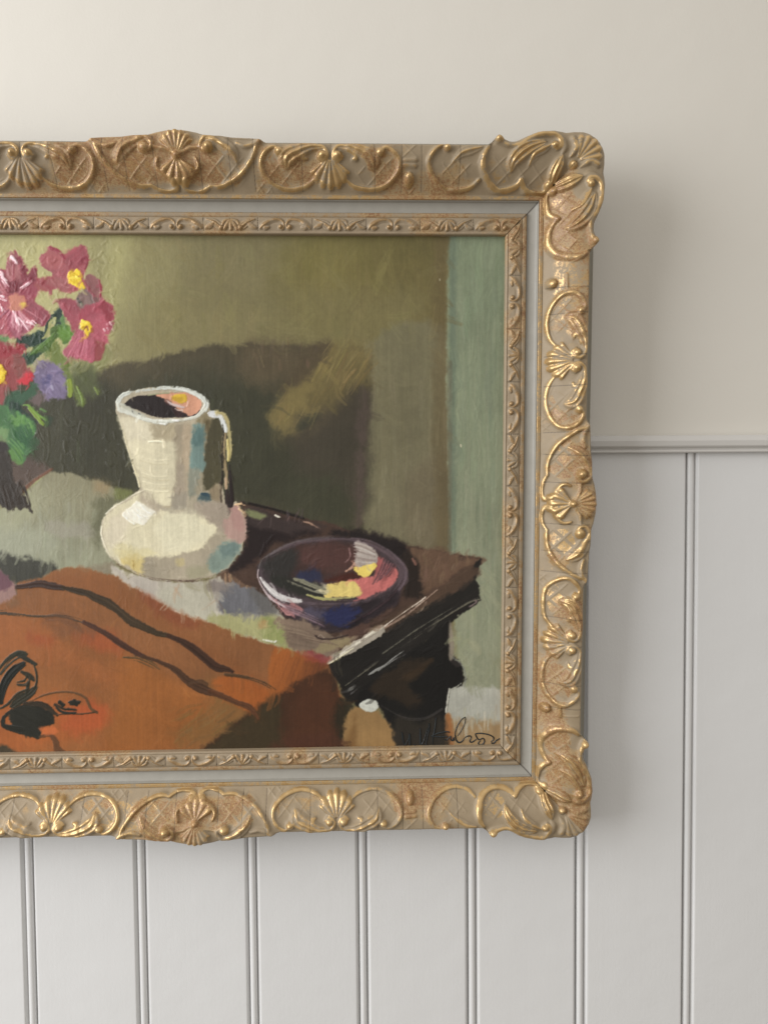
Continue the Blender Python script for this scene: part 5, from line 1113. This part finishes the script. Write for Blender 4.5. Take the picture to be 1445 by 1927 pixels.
def smooth_noise_gold(rl):
    X, Y = np.meshgrid(rl.s0+np.arange(rl.ns)*rl.st, rl.w0+np.arange(rl.nw)*rl.st)
    return X, Y
W_EDGE = 74.9
CART_S = [0, 10, 19, 27, 40, 50, 66, 73, 77, 80, 83]; CART_W = [11.5, 10.9, 9.0, 6.4, 6.3, 4.8, 4.2, 3.8, 3.2, 1.2, 0]
COR_X = [-200, -101, -95, -87, -76, -66, -55, -36, -14, 14, 34, 41, 58, 80, 94, 104, 112]; COR_Y = [99, 99, 107, 114, 109, 105, 105, 113, 120, 122, 120, 118.5, 120, 120, 117, 112, 104]
def edge_w(s_, c, L):
    a = np.abs(s_-c); w_ = W_EDGE+np.interp(a, CART_S, CART_W)
    x = np.abs(s_)-L; x = np.where(x > 0, np.where(x > 42.5, 100+(x-42.5)/.62, x/KW), x/KA); y = np.interp(x, COR_X, COR_Y)
    return np.maximum(w_, W_EDGE+(y-100)*.62)
_tw = np.linspace(20, 110, 1801); _td = np.interp(_tw, [20, 35.6, 42, 50, 58, 66, 72, 78, 110], [3.0, -5.4, -10.4, -16.8, -21.6, -24.6, -25.4, -25.2, -23.])
_kr = np.exp(-.5*(np.arange(-120, 121)/45.)**2); _kr /= _kr.sum(); _ts = np.convolve(np.pad(_td, 120, 'edge'), _kr, 'valid')
def base_d(w_):
    lo = np.interp(w_, [30.6, 30.9, 31.2, 34.2, 34.8, 36.2], [-3.6, -4.9, -5.2, -5.6, -5.0, -5.9])
    return np.where(w_ < 36.2, lo, np.interp(w_, _tw, _ts)+np.interp(36.2, _tw, _ts)*0+np.clip(1-(w_-36.2)/6, 0, 1)*(-5.9-np.interp(36.2, _tw, _ts)))

HWm, HHm = HW*1000, HH*1000
def rail_xy(k_, s_, w_):
    """rail k (0 top, 1 right, 2 bottom, 3 left): along, across -> u, v"""
    if k_ == 0: return s_, HHm+w_
    if k_ == 2: return s_, -HHm-w_
    if k_ == 1: return HWm+w_, s_
    return -HWm-w_, s_
def emit(k_, S, Wd, Dp, ID, names, base_name, mat, attrs, parent, flip):
    """turn a grid into one mesh for the rail and one for every ornament on it"""
    u, v = rail_xy(k_, S, Wd)
    P = np.stack([u, Dp, v], -1)*.001
    e1 = np.gradient(P, axis=1); e0 = np.gradient(P, axis=0); N = np.cross(e1, e0); N /= np.linalg.norm(N, axis=-1)[..., None]+1e-12
    sgn = np.sign(-N[..., 1].sum()); N = N*sgn
    r, c = S.shape; idx = np.arange(r*c).reshape(r, c)
    Fq = np.stack([idx[:-1, :-1], idx[:-1, 1:], idx[1:, 1:], idx[1:, :-1]], -1).reshape(-1, 4)
    if sgn < 0: Fq = Fq[:, ::-1]
    fid = ID[:-1, :-1].reshape(-1) if ID is not None else np.zeros(len(Fq), int)
    P = P.reshape(-1, 3); N = N.reshape(-1, 3); A = attrs.reshape(-1, 3)
    root = None
    for q in np.unique(fid):
        f = Fq[fid == q]
        if q and len(f) < 30: f0 = f; continue
        vi, inv = np.unique(f, return_inverse=True)
        o = mesh_np(base_name if q == 0 else names[q], P[vi], inv.reshape(-1, 4), mat, parent if root is None else root, normals=N[vi], attrs={'finish': A[vi]})
        if root is None: root = o
    return root

rg = np.random.default_rng(3)
for k_ in range(4):
    horiz = k_ in (0, 2); LL = HWm if horiz else HHm; Lc = LL+33; c = 0. if horiz else -4.
    rl = Relief(-LL-95, LL+95, 30, 96)
    cartouche(rl, c, rg)
    shs = 141. if horiz else 138.
    for sg in (-1, 1):
        double_c(rl, c+sg*shs, rg)
        if horiz: pearl_link(rl, sg*215.)
        else: pearl_link(rl, sg*210.+c*.5, False)
        corner(rl, Lc, sg, rg, horiz)
        for s_ in (21, 48, 69, 114, 141.5, 182, 207) + ((227, 262) if horiz else ()):
            j = rg.uniform(-1.5, 1.5); sl_ = rg.uniform(-1.5, 1.5)
            rl.crack([(c+sg*s_+j, 37.), (c+sg*s_+j+sl_, 80.)], .24, .45, .95)
        if sg: rl.lattice(c+sg*76*1.04, 33+14*KW, 9, 6, 7., .3)
    def soften(A, sg_):
        r_ = int(sg_*3)+1; kx = np.exp(-.5*(np.arange(-r_, r_+1)/sg_)**2); kx /= kx.sum()
        for ax in (0, 1):
            B_ = np.zeros_like(A)
            for i_, w_ in enumerate(kx): B_ += w_*np.roll(A, i_-r_, axis=ax)
            A = B_
        return A
    fine = rl.R.copy(); rl.R = .32*fine+.64*soften(fine, 1.7)
    broad = soften(np.clip(fine, 0, 9), 5.); rl.R += .75*broad; rl.R *= 1+.10*samp(N_MID, *np.meshgrid(np.arange(rl.ns)*.6+k_*90, np.arange(rl.nw)*.6))
    rl.G *= .55+.45*np.clip(fine/2.2, 0, 1)+.0
    rl.R += .10*samp(N_MID, *np.meshgrid(np.arange(rl.ns)*.9+k_*200, np.arange(rl.nw)*.9))[:]
    # grid on the rail
    step = .62 if k_ != 3 else 1.6
    nt = int(2*(LL+55)/step); t = np.linspace(-1, 1, nt)
    nw = 96 if k_ != 3 else 50
    q = np.linspace(0, 1, nw)
    T_, Q_ = np.meshgrid(t, q)
    we = np.full(T_.shape, W_EDGE)
    for _ in range(40): we = .6*we+.4*edge_w(T_*(LL+we), c, Lc)
    for _ in range(4): we[:, 1:-1] = (we[:, :-2]+2*we[:, 1:-1]+we[:, 2:])/4
    # both rails must agree on the mitre
    Wd = 30.6+(we-30.6)*Q_; S = T_*(LL+Wd)
    R_ = rl.at(rl.R, S, Wd); ID = rl.at(rl.ID, S, Wd)
    roll = np.clip((Q_-.965)/.035, 0, 1)**2*1.6
    fil = np.clip((Wd-34.8)/1.2, 0, 1)*np.clip((we-Wd)/1.6, .35, 1)
    Dp = base_d(Wd)-R_*fil+roll
    rustn = samp(N_BIG, S*2.1+k_*311, Wd*2.1+k_*97)*.36+samp(N_MID, S*1.6+50, Wd*1.6)*.12
    gold = rl.at(rl.G, S, Wd); gold = np.clip(gold+.22*samp(N_BIG, S*2.6+k_*77, Wd*2.6)*(gold > .15)+.16*(rustn > .25), 0, 1)
    stripe = ((Wd < 34.5)).astype(float)
    gold = np.clip(np.maximum(gold, stripe*.45), 0, 1)
    dust = np.clip(.75*samp(N_BIG, S*2.0+k_*501, Wd*2.0+40)+.15*samp(N_MID, S*2, Wd*2)-.22, 0, .75)*np.clip((Wd-40)/6, 0, 1)
    gold = np.clip(np.maximum(gold, dust*.42), 0, 1)
    rust = np.clip(.23+rustn*.9+.75*dust+.62*rl.at(rl.O, S, Wd)+.25*stripe+.40*np.clip(1-np.abs(gold-.3)/.25, 0, 1)*(rl.at(rl.R, S, Wd) > .5), 0, 1)  # last term turns the half-gold flanks of raised relief browner
    dark = rl.at(rl.B, S, Wd)
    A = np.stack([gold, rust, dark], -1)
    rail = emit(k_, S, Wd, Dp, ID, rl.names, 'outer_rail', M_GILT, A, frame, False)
    # side of the rail, sloping out to the wall side
    prof = [(0, None), (1.0, -20.2), (2.0, -15.5), (3.6, -9.8), (7.5, 0.), (11.5, 8.5), (12.6, 9.5), (15.2, 15.5), (15.6, 18.)]
    rows_w, rows_d = [], []
    for ow, dd in prof:
        if dd is None: rows_w.append(we[-1]); rows_d.append(Dp[-1])
        else:
            e = np.clip(we[-1]+(W_EDGE+ow-we[-1])*np.clip((dd+22)/26, 0, 1), we[-1]+.15, None) if ow < 11 else np.maximum(np.full(nt, W_EDGE+ow), we[-1]+.3)
            cd = np.abs(np.abs(t)-1) < -1
            rows_w.append(np.maximum(e, rows_w[-1]+.1)); rows_d.append(np.full(nt, dd))
    SW = np.array(rows_w); SD = np.array(rows_d); SS = t[None]*(LL+SW)
    SW, SD, SS = SW[:, ::3], SD[:, ::3], SS[:, ::3]
    if (nt-1) % 3: pass
    emit(k_, SS, SW, SD, None, None, 'rail_side', M_SIDE, np.zeros(SS.shape+(3,)), rail, False)

    # ---- liner: lip, band of small leaves and scrolls, fillet; then the grey cove
    ln = Relief(-LL-20, LL+20, -1, 20, .25); ln.full, ln.jit = 1.3, .12
    n = 0; pos = []
    s_ = 57.4-53*12
    cc_ = 0.
    while s_ < LL+20:
        if s_ > -LL-20: pos.append((s_, n % 2))
        n += 1; s_ += 53.*(.98 if horiz else .97)
    kk = .54
    for s_, typ in pos:
        for m in (-1, 1):
            T = lambda L, m=m: [(s_+m*a*kk, 2.4+y*.52) for a, y in L]
            if typ == 0:
                i = ln.new('sprig'); ln.tube(T([(16, 4), (22, 9), (30, 15), (42, 20)]), [1.9, 2.8, 2.2, .8], 2.2, i, .85, ribs=2)
                ln.tube(T([(44, 5), (36, 8), (29, 15)]), [1.1, 1.9, .9], 1.8, i, .7)
                ln.ball(s_+m*17*kk, 2.4+5*.52, 2.0, 2.3, i, .9)
                i = ln.new('sprig') if m < 0 else i
                ln.tube(T([(1, 19), (6, 11), (11, 3)]), [.8, 1.5, 1.2], 1.9, i, .8); ln.tube(T([(2, 20), (10, 17), (14, 11)]), [.8, 1.3, 1.], 1.7, i, .7)
                ln.tube(T([(0, 19), (0, 10), (0, 2)]), [.8, 1.6, 1.2], 2.1, i, .8)
            else:
                i = ln.new('tendril'); ln.tube(T([(10, 5), (5, 3), (2, 8), (4, 15), (12, 20), (26, 18), (38, 10), (43, 5)]), [1.2, 1.2, 1.2, 1.4, 1.9, 2.4, 2.7, 1.3], 2.1, i, .85, ribs=1)
                ln.tube(T([(30, 6), (36, 5), (40, 12)]), [1.1, 1.7, .9], 1.9, i, .8); ln.ball(s_+m*8*kk, 2.4+6.5*.52, 1.9, 2.5, i, .95)
        for e in (-.5, .5): ln.crack([(s_+53*e*.98, 2.2), (s_+53*e*.98+rg.uniform(-.4, .4), 14.8)], .16, .4, .9)
    step = .5 if k_ != 3 else 1.6
    nt = int(2*(LL+10)/step); t = np.linspace(-1, 1, nt)
    wr = np.concatenate([[-.6, -.55, -.3, 0, .4, .8, 1.2, 1.6, 2.]if True else [], np.linspace(2.4, 14.6, 27), [15., 15.3]])
    dr = np.interp(wr, [-.6, -.55, -.3, 0, .4, .8, 1.2, 1.6, 2., 3, 8, 13, 14.6, 15., 15.3], [7.5, .6, .0, -.5, -.9, -1.1, -1.1, -.8, -.6, -.9, -1.9, -1.7, -1.2, -1.0, -.4])
    T_, Wd = np.meshgrid(t, wr); S = T_*(LL+Wd)
    on = np.clip((Wd-2.0)/.8, 0, 1)*np.clip((14.9-Wd)/.8, 0, 1)
    R_ = ln.at(ln.R, S, Wd)*on+.05*samp(N_MID, S*3, Wd*3)
    dd = (LL+Wd)-np.abs(S); mit = np.exp(-(dd/.3)**2)
    Dp = dr[:, None]-R_+mit*.7
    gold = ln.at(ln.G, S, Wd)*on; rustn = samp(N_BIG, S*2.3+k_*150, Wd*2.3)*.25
    A = np.stack([gold, np.clip(.28+rustn+.2*np.clip(1-np.abs(gold-.3)/.25, 0, 1), 0, 1), np.clip(ln.at(ln.B, S, Wd)*on+mit*.95, 0, 1)], -1)  # green channel also browner along half-gold edges of the small ornament
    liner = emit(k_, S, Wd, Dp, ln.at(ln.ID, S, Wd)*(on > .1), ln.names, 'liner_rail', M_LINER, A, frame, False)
    t2 = t[::4]; t2 = np.append(t2, 1.) if t2[-1] < 1 else t2
    wr = np.array([15.3, 15.8, 17.2, 18.9, 19.5, 19.7, 20.1]); dr = np.array([-.4, -1.0, -1.3, -1.0, -.5, .7, 1.0])
    T_, Wd = np.meshgrid(t2, wr); S = T_*(LL+Wd); D2 = np.broadcast_to(dr[:, None], S.shape)
    A = np.stack([.3+0*S, np.clip(.5+.2*samp(N_BIG, S*3, Wd), 0, 1), 0*S+(Wd > 19.55)*.5+np.exp(-(((LL+Wd)-np.abs(S))/.3)**2)], -1)
    emit(k_, S, Wd, D2, None, None, 'fillet', M_LINER, A, liner, False)
    th = np.linspace(0, 1, 14); wr = 20.1+th*9.3; dr = 1.2-2.6*th**2.2
    wr = np.concatenate([wr, [29.9, 30.25, 30.45, 30.6]]); dr = np.concatenate([dr, [-4.2, -4.5, -4.4, -3.8]])
    T_, Wd = np.meshgrid(t2, wr); S = T_*(LL+Wd); D2 = np.broadcast_to(dr[:, None], S.shape)
    A = np.stack([0*S, 0*Wd, np.exp(-(((LL+Wd)-np.abs(S))/.28)**2)+.7*(Wd > 30.4)], -1)
    emit(k_, S, Wd, D2, None, None, 'cove', M_COVE, np.clip(A, 0, 1), frame, False)

# backing board
k = NT('brown_board'); tc = k.node('ShaderNodeTexCoord').outputs['Object']
k.l(k.ramp(k.noise(k.mapping(tc, (4, 4, 60)), 3., 4), [(.3, (.16, .11, .07)), (.7, (.24, .17, .11))]), k.b.inputs['Base Color'])
bw, bh = HW+.080, HH+.080
mesh_np('backing_board', [(x, y, z) for y in (.0115, .0165) for x, z in ((-bw, -bh), (bw, -bh), (bw, bh), (-bw, bh))],
        [(0, 1, 2, 3), (7, 6, 5, 4), (0, 4, 5, 1), (1, 5, 6, 2), (2, 6, 7, 3), (3, 7, 4, 0)], k.m, frame, smooth=False)
bpy.context.view_layer.update()
